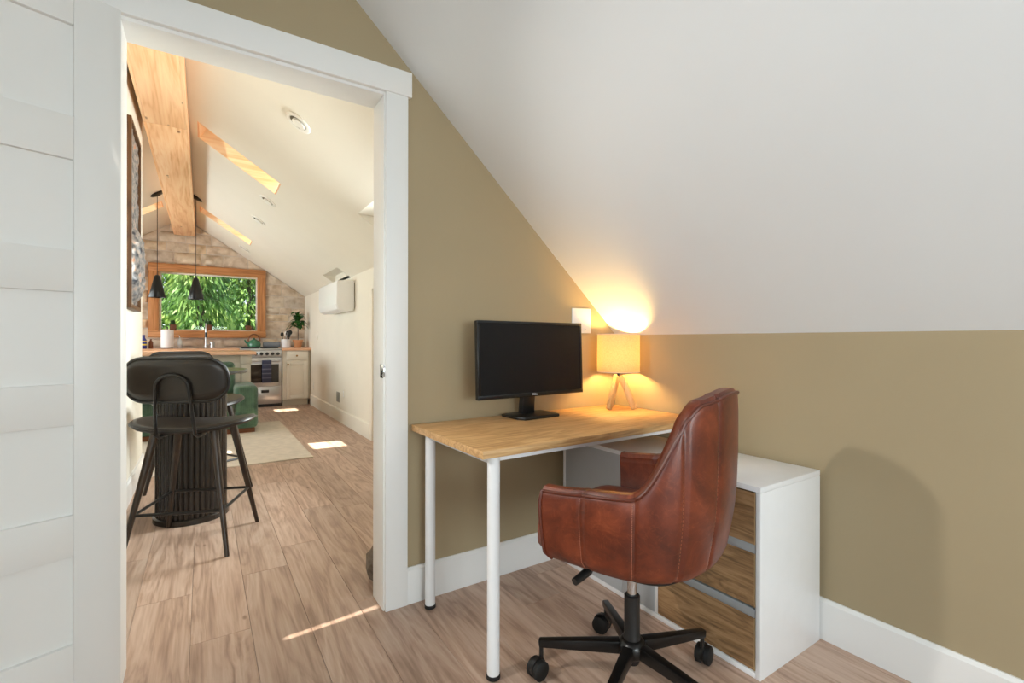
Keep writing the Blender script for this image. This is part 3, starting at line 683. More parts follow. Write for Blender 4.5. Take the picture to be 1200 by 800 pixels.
# invented downlight housing, out of view, around the key spot for chair and desk shadows
KL = Vector((-1.32, 1.38, zb(-1.32)))
dl = downlight(KL - Vector((0, 0, 0.001)), -math.atan(SB), 'invented swirl downlight housing for the key spot above the open door side', None)
obj('lens', lathe(nb(), [(0.0005, -0.0175), (0.026, -0.0172), (0.027, -0.0162)], 20, caps=False), emissive('key_spot_lens', (1.0, 0.97, 0.92, 1), 6.0), dl)
lk = light('key_spot', 'SPOT', KL + Vector((0.06, 0, -0.07)), (1.6, 0.62, 0.70), 92, (1.0, 0.97, 0.92), radius=0.06, spot=62)  # added key spot that casts the chair and desk shadows

def pendant(x, y, label):
    zt, zb_ = 1.877, 1.605
    t = thing('pendant_lamp', label, 'pendant lamp', (x, y, zb_), 0, 'black cone pendants above the island')
    zc = zk(x)
    sg = 1 if x > XRK else -1
    shade = obj('shade', lathe(nb(), [(0.086, 0), (0.088, 0.004), (0.030, zt - zb_ - 0.012), (0.022, zt - zb_), (0.004, zt - zb_ + 0.008), (0.004, zt - zb_ + 0.002), (0.020, zt - zb_ - 0.01), (0.080, 0.004)], 28, caps=False), M_BLKMET, t)
    obj('socket', lathe(nb(), [(0.018, 0.14), (0.018, 0.24)], 14), M_BLACK, shade)
    obj('cord', tube(nb(), [(0, 0, zt - zb_), (0, 0, zc - zb_ - 0.02)], 0.004, 6), M_BLACK, t)
    c = obj('canopy', lathe(nb(), [(0.012, -0.03), (0.075, -0.012), (0.082, -0.004), (0.082, 0.0)], 24), M_BLKMET, t)
    c.location = (0, 0, zc - zb_ - 0.004); c.rotation_euler = (0, slope_ang * sg, 0)
pendant(-0.075, 7.32, 'black cone pendant lamp hanging right of the beam'); pendant(-0.470, 7.26, 'black cone pendant lamp hanging left of the beam')

# ------------------------------------------------------------------ kitchen
CT = 0.955; SF = 8.60      # counter height, stove front
def shaker_front(parent, nm, x0, x1, z0, z1, y, mat, th=0.02, rail=0.055, knob=None):
    d = obj(nm, bx(nb(), x0 + 0.002, x1 - 0.002, y, y + th, z0 + 0.002, z1 - 0.002, 0.002), mat, parent, world=True)
    if z1 - z0 > 0.2:
        # raised frame pieces around the flat panel
        def fr(a0, a1, b0, b1): obj('frame_piece', bx(nb(), a0, a1, y - 0.008, y + 0.001, b0, b1, 0.001), mat, d)
        fr(x0 + 0.002, x0 + rail, z0 + 0.002, z1 - 0.002); fr(x1 - rail, x1 - 0.002, z0 + 0.002, z1 - 0.002)
        fr(x0 + rail, x1 - rail, z0 + 0.002, z0 + rail); fr(x0 + rail, x1 - rail, z1 - rail, z1 - 0.002)
    if knob:
        obj('knob', tube(nb(), [(knob[0], y, knob[1]), (knob[0], y - 0.018, knob[1]), (knob[0], y - 0.020, knob[1]), (knob[0], y - 0.032, knob[1])], [0.006, 0.006, 0.016, 0.013], 12), M_BRASS, d)
    return d
C0 = 1.096; C1 = 1.498
cab = thing('base_cabinet', 'cream base cabinet with brass knobs between the stove and the wall', 'cabinet', ((C0 + XW) / 2, 8.9, 0))
obj('body', bx(nb(), C0 + 0.004, C1, SF + 0.02, YF - 0.05, 0.10, CT - 0.04, 0.002), M_CAB, cab, world=True)
obj('filler_strip', bx(nb(), C1 + 0.001, XW - 0.003, SF + 0.05, YF - 0.05, 0.10, CT - 0.04), M_CABD, cab, world=True)
obj('toe_kick', bx(nb(), C0 + 0.01, C1, SF + 0.07, YF - 0.06, 0.0, 0.10), M_CABD, cab, world=True)
shaker_front(cab, 'drawer', C0 + 0.06, C1 - 0.015, CT - 0.195, CT - 0.06, SF, M_CAB, knob=(1.314, CT - 0.128))
shaker_front(cab, 'door', C0 + 0.06, C1 - 0.015, 0.115, CT - 0.225, SF, M_CAB, knob=(C0 + 0.084, CT - 0.27))
tag(obj('countertop', bx(nb(), C0 - 0.005, XW - 0.003, SF - 0.02, YF - 0.05, CT - 0.04, CT, 0.003), M_BUTCHER), 'short butcher block countertop under the potted plant', 'countertop')
# sink run left of the stove
sinkc = thing('sink_cabinet', 'cream base cabinet run under the kitchen window', 'cabinet', (-0.7, 8.9, 0))
S1 = 0.483
obj('body', bx(nb(), -2.0, S1 - 0.004, SF + 0.02, YF - 0.05, 0.10, CT - 0.04, 0.002), M_CAB, sinkc, world=True)
obj('toe_kick', bx(nb(), -2.0, S1 - 0.004, SF + 0.07, YF - 0.06, 0.0, 0.10), M_CABD, sinkc, world=True)
for k in range(5):
    a = -2.0 + k * 0.494
    shaker_front(sinkc, 'door', a + 0.005, a + 0.489, 0.115, CT - 0.06, SF, M_CAB, knob=(a + 0.46, CT - 0.12))
tag(obj('countertop', bx(nb(), -2.02, S1, SF - 0.02, YF - 0.05, CT - 0.04, CT, 0.003), M_BUTCHER), 'long butcher block countertop below the kitchen window', 'countertop')

# stove
st = thing('stove', 'stainless steel gas range with black knobs beside the cream cabinet', 'stove', (0.79, 8.9, 0))
A0, A1 = 0.49, 1.088
obj('body', bx(nb(), A0, A1, SF + 0.03, YF - 0.06, 0.05, CT - 0.03, 0.003), M_STEEL, st, world=True)
obj('cooktop', bx(nb(), A0, A1, SF - 0.02, YF - 0.06, CT - 0.03, CT - 0.005, 0.004), M_STEEL, st, world=True)
for gx in (A0 + 0.16, A1 - 0.16):
    gr = nb()
    for q in range(4): bx(gr, gx - 0.12, gx + 0.12, SF + 0.08 + q * 0.12, SF + 0.092 + q * 0.12, CT - 0.006, CT + 0.012)
    for q in range(2): bx(gr, gx - 0.10 + q * 0.19, gx - 0.09 + q * 0.19, SF + 0.06, SF + 0.47, CT - 0.006, CT + 0.008)
    obj('grate', gr, M_BLKMET, st, world=True)
cp = obj('control_panel', bx(nb(), A0, A1, SF - 0.015, SF + 0.03, CT - 0.145, CT - 0.032, 0.004), M_STEEL, st, world=True)
for q in range(7):
    kx = A0 + 0.06 + q * 0.08
    obj('knob', tube(nb(), [(kx, SF - 0.012, CT - 0.09), (kx, SF - 0.04, CT - 0.09)], [0.027, 0.023], 16), M_BLACK, cp)
od = obj('oven_door', bx(nb(), A0 + 0.004, A1 - 0.004, SF, SF + 0.03, 0.345, CT - 0.155, 0.004), M_STEEL, st, world=True)
obj('door_glass', bx(nb(), A0 + 0.045, A1 - 0.045, SF - 0.004, SF + 0.004, 0.40, CT - 0.26), M_DARKGLASS, od)
hb = nb(); tube(hb, [(A0 + 0.03, SF - 0.045, CT - 0.205), (A1 - 0.03, SF - 0.045, CT - 0.205)], 0.012, 10)
for hx in (A0 + 0.05, A1 - 0.05): tube(hb, [(hx, SF + 0.002, CT - 0.205), (hx, SF - 0.045, CT - 0.205)], 0.009, 8)
obj('handle', hb, M_STEEL, od)
dr = obj('bottom_drawer', bx(nb(), A0 + 0.004, A1 - 0.004, SF, SF + 0.03, 0.085, 0.335, 0.004), M_STEEL, st, world=True)
obj('drawer_pull', bx(nb(), 0.79, 0.90, SF - 0.006, SF + 0.004, 0.235, 0.28, 0.003), M_BLACK, dr)
obj('plinth', bx(nb(), A0 + 0.01, A1 - 0.01, SF + 0.05, YF - 0.08, 0.0, 0.05), M_BLACK, st, world=True)
# towel over the oven handle
bm = nb(); prof = [(SF - 0.029, 0.44), (SF - 0.029, CT - 0.205), (SF - 0.036, CT - 0.191), (SF - 0.045, CT - 0.189), (SF - 0.054, CT - 0.191), (SF - 0.062, CT - 0.205), (SF - 0.063, 0.40)]
rows = [[bm.verts.new((0.795 + 0.135 * i / 6, yv + 0.003 * sin(i * 1.7 + zv * 9), zv)) for i in range(7)] for yv, zv in prof]
for a, b in zip(rows, rows[1:]):
    for i in range(6): bm.faces.new((a[i], a[i + 1], b[i + 1], b[i]))
o = obj('dish_towel', bm, M_TOWEL, smooth=80); md = o.modifiers.new('thick', 'SOLIDIFY'); md.thickness = 0.004
tag(o, 'blue grey striped dish towel over the oven handle', 'towel')
# things on the stove and counters
kt = thing('kettle', 'green enamel kettle with wooden loop handle on the stove', 'kettle', (0.70, 8.76, CT + 0.011))
obj('body', lathe(nb(), [(0.075, 0), (0.092, 0.012), (0.098, 0.05), (0.088, 0.09), (0.055, 0.118), (0.03, 0.124)], 28), M_KETTLE, kt)
ld = obj('lid', lathe(nb(), [(0.045, 0.118), (0.04, 0.128), (0.012, 0.136), (0.010, 0.142), (0.014, 0.15), (0.008, 0.158), (0.0, 0.159)], 20, caps=False), M_KETTLE, kt)
obj('spout', tube(nb(), [(-0.08, 0, 0.06), (-0.115, 0, 0.085), (-0.135, 0, 0.125)], [0.022, 0.015, 0.010], 10), M_KETTLE, kt)
obj('handle', tube(nb(), [(0.085 * cos(a), 0, 0.10 + 0.115 * sin(a)) for a in [pi * q / 14 for q in range(15)]], 0.011, 8), M_HANDLE, kt)
bm = nb(); lathe(bm, [(0.001, 0), (0.042, 0.002), (0.046, 0.008), (0.046, 0.252), (0.042, 0.258), (0.001, 0.26)], 18)
bm.transform(Matrix.Translation((0.83, 8.80, CT + 0.012 + 0.046)) @ Matrix.Rotation(R_(90), 4, 'Y'))
tag(obj('rolled_cloth', bm, M_GREYCLOTH), 'grey rolled cloth lying on the stove beside the kettle', 'cloth')
# utensil crock with utensils
CX, CYY = 1.175, 8.80
ck = thing('utensil_crock', 'white ceramic crock holding kitchen utensils beside the potted plant', 'crock', (CX, CYY, CT))
obj('pot', lathe(nb(), [(0.068, 0), (0.074, 0.004), (0.074, 0.145), (0.068, 0.148), (0.066, 0.143), (0.066, 0.02), (0.001, 0.02)], 24), M_CERAM, ck)
us = [('ladle', (0.02, 0.0), (0.05, 0.02)), ('spatula', (-0.03, 0.01), (-0.055, 0.02)), ('whisk', (0.0, -0.02), (0.0, -0.03)), ('spoon', (-0.01, 0.03), (0.03, 0.05)), ('turner', (0.030, -0.02), (0.060, -0.03))]
for q, (nm, a, b) in enumerate(us):
    u = thing(nm, ['black ladle in the white crock', 'dark spatula in the white crock', 'metal whisk in the white crock', 'black serving spoon in the white crock', 'black slotted turner in the white crock'][q], 'utensil', (CX, CYY, CT + 0.024))
    hgt = 0.22 + 0.012 * q; m_ = M_STEEL if nm == 'whisk' else M_BLACK
    obj('handle', tube(nb(), [(a[0] * .8, a[1] * .8, 0), (b[0], b[1], hgt - 0.06)], 0.006, 8), m_, u)
    if nm == 'whisk':
        wb = nb()
        for s in range(4):
            ang = s * pi / 4
            tube(wb, [(b[0] + 0.024 * sin(pi * v / 8) * cos(ang), b[1] + 0.024 * sin(pi * v / 8) * sin(ang), hgt - 0.07 + 0.075 * v / 8) for v in range(9)], 0.0018, 5)
        obj('wire_head', wb, M_STEEL, u)
    else:
        hb = nb(); bmesh.ops.create_uvsphere(hb, u_segments=12, v_segments=8, radius=1, matrix=Matrix.Translation((b[0], b[1], hgt - 0.03)) @ Matrix.Diagonal((0.026 if q != 4 else 0.034, 0.008 if q != 0 else 0.022, 0.040, 1)))
        obj('head', hb, m_, u)
# potted tree
PX, PY = 1.362, 8.80
pp = thing('potted_plant', 'small leafy green plant in a terracotta pot in the kitchen corner', 'plant', (PX, PY, CT))
pt = obj('pot', lathe(nb(), [(0.052, 0), (0.072, 0.105), (0.082, 0.105), (0.084, 0.135), (0.078, 0.137), (0.074, 0.115), (0.001, 0.112)], 24), M_TERRA, pp)
obj('soil', lathe(nb(), [(0.001, 0.112), (0.073, 0.118), (0.001, 0.121)], 18, caps=False), M_SOIL, pt)
obj('stem', tube(nb(), [(0, 0, 0.11), (0.004, 0.003, 0.22), (0, 0, 0.38), (0.004, 0, 0.58)], [0.007, 0.006, 0.005, 0.003], 8), M_BARK, pp)
def leafmesh(L_, W_):
    bm = nb(); rows = []
    for i in range(6):
        t = i / 5; wd = W_ * sin(pi * min(1, t * 0.92 + 0.06)) ** 0.8; zz = 0.03 * sin(t * pi) * L_ / 0.12 - 0.25 * L_ * t * t
        rows.append([bm.verts.new((s * wd / 2, t * L_, zz + abs(s) * 0.006)) for s in (-1, 0, 1)])
    for a, b in zip(rows, rows[1:]):
        for k in (0, 1): bm.faces.new((a[k], a[k + 1], b[k + 1], b[k]))
    return mesh_of('leaf', bm, M_PLANT, 80, False)
lm = leafmesh(0.175, 0.095)
for q in range(34):
    a = q * 2.4; zz = 0.33 + 0.24 * (q / 33)
    r_ = 0.03 * random.random()
    lf = obj('leaf', lm, M_PLANT, pp, loc=(r_ * cos(a), r_ * sin(a) * .6, zz)); lf.rotation_euler = (random.uniform(-0.35, 0.55) - (0.0 if q < 20 else -0.4), random.uniform(-.3, .3), a - pi / 2)
    s = random.uniform(0.65, 1.0) * (1.0 if q < 26 else 0.75); lf.scale = (s, s, s)
# paper towel, soap, bottle, faucet
pt_ = thing('paper_towel_roll', 'upright white paper towel roll left of the kitchen faucet', 'paper towel', (-0.45, 8.84, CT))
obj('stand_base', lathe(nb(), [(0.075, 0), (0.075, 0.008), (0.01, 0.012)], 24), M_BLKMET, pt_)
obj('roll', lathe(nb(), [(0.020, 0.010), (0.078, 0.010), (0.080, 0.02), (0.080, 0.275), (0.076, 0.28), (0.020, 0.28)], 28, caps=False), M_PAPER, pt_)
obj('stand_rod', tube(nb(), [(0, 0, 0.008), (0, 0, 0.305)], 0.006, 8), M_BLKMET, pt_)
obj('finial', lathe(nb(), [(0.001, 0.30), (0.014, 0.308), (0.014, 0.32), (0.001, 0.33)], 14, caps=False), M_BLKMET, pt_)
sb = thing('soap_bottle', 'clear soap pump bottle beside the paper towel roll', 'bottle', (-0.30, 8.90, CT))
obj('body', lathe(nb(), [(0.03, 0), (0.034, 0.005), (0.034, 0.12), (0.014, 0.145), (0.014, 0.16)], 20), M_CLEAR, sb)
pmp = obj('pump', tube(nb(), [(0, 0, 0.155), (0, 0, 0.20), (-0.008, -0.03, 0.204)], [0.007, 0.007, 0.005], 8), M_CHROME, sb)
bb = thing('cleaner_bottle', 'blue and yellow bottle standing by the wall edge on the counter', 'bottle', (-0.735, 8.86, CT))
obj('body', lathe(nb(), [(0.034, 0), (0.038, 0.006), (0.038, 0.13), (0.016, 0.165), (0.016, 0.18)], 18), M_BLUE, bb)
obj('label_band', lathe(nb(), [(0.0388, 0.05), (0.0388, 0.07)], 18, caps=False), M_YEL, bb)
obj('label_band', lathe(nb(), [(0.0388, 0.105), (0.0388, 0.118)], 18, caps=False), M_YEL, bb)
obj('cap', lathe(nb(), [(0.019, 0.178), (0.019, 0.205)], 14), M_BLUE, bb)
tag(obj('dark_bottle', lathe(nb(), [(0.026, 0), (0.028, 0.004), (0.028, 0.10), (0.012, 0.12), (0.012, 0.145)], 16), M_HANDLE, loc=(-0.655, 8.94, CT)), 'small brown bottle beside the blue bottle', 'bottle')
fc = thing('faucet', 'tall brushed metal kitchen faucet in front of the window', 'faucet', (0.04, 8.92, CT))
obj('base', lathe(nb(), [(0.028, 0), (0.028, 0.006), (0.018, 0.012), (0.018, 0.06)], 20), M_STEEL, fc)
obj('spout', tube(nb(), [(0, 0, 0.05), (0, 0, 0.30)] + [(0, -0.085 + 0.085 * cos(a), 0.30 + 0.085 * sin(a)) for a in [pi * q / 10 for q in range(1, 11)]] + [(0, -0.17, 0.24)], 0.013, 10), M_STEEL, fc)
obj('spray_head', tube(nb(), [(0, -0.17, 0.25), (0, -0.17, 0.17)], [0.016, 0.018], 12), M_BLACK, fc)
obj('lever', tube(nb(), [(0.018, 0, 0.05), (0.075, 0, 0.07)], [0.008, 0.006], 8), M_STEEL, fc)
tag(obj('soap_dish', lathe(nb(), [(0.03, 0), (0.034, 0.004), (0.034, 0.10), (0.03, 0.104)], 16), M_STEEL, loc=(0.125, 8.95, CT)), 'small steel cup right of the kitchen faucet', 'cup')
# three little pots on the window sill
for q, (x, lb) in enumerate(((-0.395, 'small brown pot of spiky plants on the sill behind the paper towel roll'), (0.085, 'small brown pot of spiky plants on the sill behind the faucet'), (0.65, 'small brown pot of spiky plants on the sill above the kettle'))):
    sp_ = thing('sill_planter', lb, 'planter', (x, YF + 0.03, FZ0 + 0.11), 0, 'three brown pots on the kitchen window sill')
    obj('pot', bx(nb(), -0.042, 0.042, -0.042, 0.042, 0, 0.10, 0.006), M_BROWNPOT, sp_)
    fb = nb()
    for s in range(70):
        a = random.random() * 2 * pi; r0 = random.random() * 0.03; tl = random.uniform(0.035, 0.085); ln = random.uniform(0.0, 0.035)
        p = Vector((r0 * cos(a), r0 * sin(a), 0.098)); e = p + Vector((ln * cos(a), ln * sin(a), tl)); sd = Vector((-sin(a), cos(a), 0)) * 0.007
        fb.faces.new([fb.verts.new(v) for v in (p - sd, p + sd, (p + e) / 2 + sd * 0.8, e, (p + e) / 2 - sd * 0.8)])
    obj('spiky_foliage', fb, M_SUCC, sp_, kind='stuff', smooth=0)

# island
IX0, IX1, IY0, IY1, IZ = -1.55, 0.585, 7.0, 8.02, 0.935
isl = thing('kitchen_island', 'grey beige paneled kitchen island with corner posts', 'island', (-0.5, 7.5, 0))
bi0, bi1, bj0, bj1 = IX0 + 0.05, IX1 - 0.075, IY0 + 0.10, IY1 - 0.06
obj('body', bx(nb(), bi0, bi1, bj0, bj1, 0.0, IZ - 0.04, 0.002), M_CABD, isl, world=True)
for px_ in (bi0, bi1 - 0.09):
    pst = obj('post', bx(nb(), px_, px_ + 0.105, bj0 - 0.03, bj0 + 0.06, 0, IZ - 0.04, 0.003), M_CABD, isl, world=True)
    obj('post_block', bx(nb(), px_ - 0.012, px_ + 0.117, bj0 - 0.042, bj0 + 0.07, IZ - 0.16, IZ - 0.041, 0.003), M_CABD, pst)
for zr in ((IZ - 0.14, IZ - 0.041), (0.02, 0.14)): obj('rail', bx(nb(), bi0 + 0.1, bi1 - 0.1, bj0 - 0.012, bj0 + 0.003, zr[0], zr[1], 0.002), M_CABD, isl, world=True)
for q in range(4):
    xx = bi0 + 0.1 + q * (bi1 - bi0 - 0.2 - 0.09) / 3
    obj('stile', bx(nb(), xx, xx + 0.09, bj0 - 0.011, bj0 + 0.003, 0.14, IZ - 0.14, 0.002), M_CABD, isl, world=True)
tag(obj('island_top', bx(nb(), IX0, IX1, IY0, IY1, IZ - 0.04, IZ, 0.004), M_BUTCHER), 'butcher block island top under the two pendants', 'countertop')

# ------------------------------------------------------------------ wall things in the great room
ac = thing('air_conditioner', 'white wall mounted air conditioner under the ceiling notch', 'air conditioner', (XW, 6.34, 1.43))
prof = [(XW - 0.012, 1.80), (1.345, 1.80), (1.325, 1.775), (1.322, 1.52), (1.345, 1.462), (1.40, 1.437), (XW - 0.012, 1.445)]
obj('body', prism(nb(), prof, 5.83, 6.86, 'Y', 0.006), M_AC, ac, world=True)
obj('mount_plate', bx(nb(), XW - 0.012, XW, 5.86, 6.83, 1.47, 1.78), M_GREYV, ac, world=True)
obj('louver', prism(nb(), [(1.327, 1.515), (1.318, 1.512), (1.338, 1.456), (1.395, 1.430), (1.398, 1.436), (1.346, 1.463)], 5.86, 6.83, 'Y', 0.001), M_AC, ac, world=True)
def plate(name, label, cat, y0, y1, z0, z1, mat=M_CREAM, extra=None):
    t = thing(name, label, cat, (XW, (y0 + y1) / 2, z0))
    obj('plate', bx(nb(), XW - 0.006, XW, y0, y1, z0, z1, 0.002), mat, t, world=True)
    cy, cz = (y0 + y1) / 2, (z0 + z1) / 2
    if extra == 'switch': obj('toggle', bx(nb(), XW - 0.012, XW - 0.005, cy - 0.018, cy + 0.018, cz - 0.033, cz + 0.033, 0.002), M_WHITE, t, world=True)
    if extra == 'outlet':
        for s in (-1, 1): obj('socket', bx(nb(), XW - 0.009, XW - 0.005, cy - 0.017, cy + 0.017, cz + s * 0.024 - 0.015, cz + s * 0.024 + 0.015, 0.003), M_WHITE, t, world=True)
    if extra == 'vent':
        for s in range(6): obj('slat', bx(nb(), XW - 0.011, XW - 0.004, y0 + 0.012, y1 - 0.012, z0 + 0.018 + s * 0.018, z0 + 0.026 + s * 0.018), M_GREYV, t, world=True)
plate('light_switch', 'cream light switch on the wall past the air conditioner', 'light switch', 8.04, 8.12, 1.09, 1.215, extra='switch')
plate('wall_vent', 'small grey louvered vent low on the kitchen side wall', 'vent', 6.60, 6.76, 0.25, 0.385, M_GREYV, 'vent')
plate('wall_outlet', 'cream outlet beside the louvered wall vent', 'outlet', 6.33, 6.41, 0.325, 0.445, extra='outlet')
plate('wall_outlet', 'cream outlet near the base cabinet low on the wall', 'outlet', 8.30, 8.42, 0.27, 0.395, extra='outlet')

# carved relief in a walnut frame
PY0, PY1, PZ0, PZ1 = 3.78, 4.33, 1.285, 2.485; XF = XPW + 0.046
pic = thing('carved_picture', 'tall walnut framed carved relief on the cream wall', 'picture', (XPW, (PY0 + PY1) / 2, PZ0))
obj('frame_side', bx(nb(), XPW + 0.001, XF, PY0, PY0 + 0.025, PZ0, PZ1, 0.002), M_FRAMEW, pic, world=True)
obj('frame_side', bx(nb(), XPW + 0.001, XF, PY1 - 0.025, PY1, PZ0, PZ1, 0.002), M_FRAMEW, pic, world=True)
obj('frame_rail', bx(nb(), XPW + 0.001, XF, PY0 + 0.025, PY1 - 0.025, PZ0, PZ0 + 0.025, 0.002), M_FRAMEW, pic, world=True)
obj('frame_rail', bx(nb(), XPW + 0.001, XF, PY0 + 0.025, PY1 - 0.025, PZ1 - 0.025, PZ1, 0.002), M_FRAMEW, pic, world=True)
obj('backing', bx(nb(), XPW + 0.001, XPW + 0.012, PY0 + 0.025, PY1 - 0.025, PZ0 + 0.025, PZ1 - 0.025), M_BLKMET, pic, world=True)
bm = nb(); NU, NV = 44, 100; G = []
for i in range(NU + 1):
    cl = []
    for j in range(NV + 1):
        u, v = i / NU, j / NV; yy = PY0 + 0.03 + u * (PY1 - PY0 - 0.06); zz = PZ0 + 0.03 + v * (PZ1 - PZ0 - 0.06)
        bulge = max(0.0, 1 - ((u - 0.55) / 0.42) ** 2 - ((v - 0.24) / 0.22) ** 2) ** 0.5
        d = 0.012 + 0.018 * max(0, noise.noise(Vector((u * 5, v * 12, 1.3)))) + 0.012 * abs(noise.noise(Vector((u * 16, v * 24, 4.1))))
        d += 0.052 * bulge + (0.009 * abs(sin(u * 26 + v * 30)) * abs(sin(u * 26 - v * 30)) if bulge > 0 else 0)
        d += 0.010 * abs(noise.noise(Vector((u * 8, v * 3, 9)))) * (v > 0.45)
        cl.append(bm.verts.new((XPW + 0.012 + d, yy, zz)))
    G.append(cl)
for i in range(NU):
    for j in range(NV): bm.faces.new((G[i][j], G[i + 1][j], G[i + 1][j + 1], G[i][j + 1]))
ext = bmesh.ops.extrude_edge_only(bm, edges=[e for e in bm.edges if e.is_boundary])
for v in ext['geom']:
    if isinstance(v, bmesh.types.BMVert): v.co.x = XPW + 0.012
obj('relief', bm, M_RELIEF, pic, world=True, smooth=70)

# ------------------------------------------------------------------ table and stools
TC = Vector((-0.055, 3.535, 0))
tb = thing('pedestal_table', 'round black counter height table on a fluted drum base', 'table', TC)
obj('base_ring', lathe(nb(), [(0.197, 0.0), (0.197, 0.028), (0.188, 0.034)], 40), M_TABLEBASE, tb)
bm = nb(); NF = 40; prof = []
for k in range(NF * 6):
    a = 2 * pi * k / (NF * 6); prof.append((a, 0.176 + 0.009 * abs(cos(NF * a / 2))))
A = [bm.verts.new((r * cos(a), r * sin(a), 0.03)) for a, r in prof]; B = [bm.verts.new((r * cos(a), r * sin(a), 0.872)) for a, r in prof]
n_ = len(A)
for k in range(n_): bm.faces.new((A[k], A[(k + 1) % n_], B[(k + 1) % n_], B[k]))
bm.faces.new(A[::-1]); bm.faces.new(B)
obj('fluted_drum', bm, M_TABLEBASE, tb, smooth=30)
obj('top', lathe(nb(), [(0.17, 0.872), (0.292, 0.874), (0.302, 0.881), (0.302, 0.893), (0.298, 0.897), (0.0005, 0.898)], 56), M_TABLETOP, tb)
tag(obj('small_dish', lathe(nb(), [(0.03, 0), (0.055, 0.006), (0.062, 0.014), (0.058, 0.014), (0.03, 0.008), (0.001, 0.007)], 24), M_TABLEBASE, loc=(0.035, 3.62, 0.898)), 'small dark dish lying on the round black table', 'dish')

def make_stool(label):
    t = thing('bar_stool', label, 'stool', (0, 0, 0), 0, 'dark counter stools around the round table')
    # local: faces +Y, seat centre at origin
    bm = nb(); top, bot = [], []; NR, NA = 7, 40
    def outline(a):
        c_, s_ = cos(a), sin(a); n = 2.7
        r = 1 / ((abs(c_) / 0.282) ** n + (abs(s_) / (0.205 if s_ > 0 else 0.195)) ** n) ** (1 / n)
        return r
    def ring(fr, zfun):
        return [bm.verts.new((fr * outline(2 * pi * k / NA) * cos(2 * pi * k / NA), fr * outline(2 * pi * k / NA) * sin(2 * pi * k / NA), zfun(fr * outline(2 * pi * k / NA) * cos(2 * pi * k / NA), fr, fr * outline(2 * pi * k / NA) * sin(2 * pi * k / NA)))) for k in range(NA)]
    sad = lambda x, y: 0.42 * x * x + (0.0 if y < 0 else -0.12 * y * y)
    T = [ring(f, lambda x, fr, y: 0.648 + sad(x, y) - 0.010 * fr ** 4) for f in (0.12, 0.4, 0.7, 0.9, 0.97)]
    S = [ring(1.0, lambda x, fr, y: 0.626 + sad(x, y))]
    Bq = [ring(f, lambda x, fr, y: 0.606 + sad(x, y) * 0.9 + 0.006 * fr) for f in (0.96, 0.85, 0.5, 0.12)]
    rings = T + S + Bq
    for p, q in zip(rings, rings[1:]):
        for k in range(NA): bm.faces.new((p[k], p[(k + 1) % NA], q[(k + 1) % NA], q[k]))
    bm.faces.new(rings[0]); bm.faces.new(rings[-1][::-1])
    seat = obj('seat', bm, M_STOOLSEAT, t, smooth=60)
    pts = [Vector((1.004 * outline(2 * pi * k / NA) * cos(2 * pi * k / NA), 1.004 * outline(2 * pi * k / NA) * sin(2 * pi * k / NA), 0.624 + sad(outline(2 * pi * k / NA) * cos(2 * pi * k / NA), outline(2 * pi * k / NA) * sin(2 * pi * k / NA)))) for k in range(NA)]
    obj('piping', tube(nb(), pts, 0.005, 6, closed=True), M_STOOLPIPE, seat)
    # curved stadium backrest
    bm = nb(); WB, HB, ZC, YB = 0.232, 0.108, 0.885, -0.215; NX, NZ = 24, 10
    def bpt(x, zl, side):
        y = YB - 0.02 + 0.55 * x * x + zl * -0.12 + side
        return Vector((x, y, ZC + zl))
    def zlim(x):
        ax = abs(x); e = max(0.0, ax - (WB - HB)); return HB * (max(0.0, 1 - (e / HB) ** 2.3)) ** (1 / 2.3)
    fr_, bk_ = [], []
    for i in range(NX + 1):
        x = -WB + 2 * WB * (0.5 - 0.5 * cos(pi * i / NX)); zl = max(zlim(x), 0.004)
        fr_.append([bm.verts.new(bpt(x, zl * (2 * j / NZ - 1), 0.020 * (1 - abs(2 * j / NZ - 1) ** 6) ** 0.5 * (1 - (abs(x) / WB) ** 8) ** 0.5)) for j in range(NZ + 1)])
        bk_.append([bm.verts.new(bpt(x, zl * (2 * j / NZ - 1), -0.016 * (1 - abs(2 * j / NZ - 1) ** 6) ** 0.5 * (1 - (abs(x) / WB) ** 8) ** 0.5)) for j in range(NZ + 1)])
    for i in range(NX):
        for j in range(NZ):
            bm.faces.new((fr_[i][j], fr_[i + 1][j], fr_[i + 1][j + 1], fr_[i][j + 1])); bm.faces.new((bk_[i][j], bk_[i][j + 1], bk_[i + 1][j + 1], bk_[i + 1][j]))
    bmesh.ops.remove_doubles(bm, verts=bm.verts[:], dist=0.0004)
    back = obj('backrest', bm, M_STOOLSEAT, t, smooth=60)
    loop = []
    for i in range(NX + 1):
        x = -WB + 2 * WB * (0.5 - 0.5 * cos(pi * i / NX)); loop.append(bpt(x, max(zlim(x), 0.004), -0.002))
    for i in range(NX - 1, 0, -1):
        x = -WB + 2 * WB * (0.5 - 0.5 * cos(pi * i / NX)); loop.append(bpt(x, -max(zlim(x), 0.004), -0.002))
    obj('piping', tube(nb(), loop, 0.008, 8, closed=True), M_STOOLPIPE, back)
    # steel hairpin that carries the back
    hp = [(-0.085, -0.11, 0.60), (-0.086, -0.19, 0.598), (-0.086, -0.222, 0.615), (-0.082, -0.240, 0.70), (-0.072, -0.258, 0.85)]
    hp += [(0.072 * cos(a), -0.262, 0.85 + 0.062 * sin(a)) for a in [pi - pi * q / 12 for q in range(1, 12)]]
    hp += [(-p[0], p[1], p[2]) for p in hp[4::-1]]
    obj('back_support', tube(nb(), hp, 0.0085, 10), M_BLKMET, t)
    feet = {(sx, sy): Vector((0.235 * sx, 0.235 * sy, 0)) for sx in (-1, 1) for sy in (-1, 1)}
    tops_ = {k: Vector((0.135 * k[0], 0.125 * k[1], 0.612)) for k in feet}
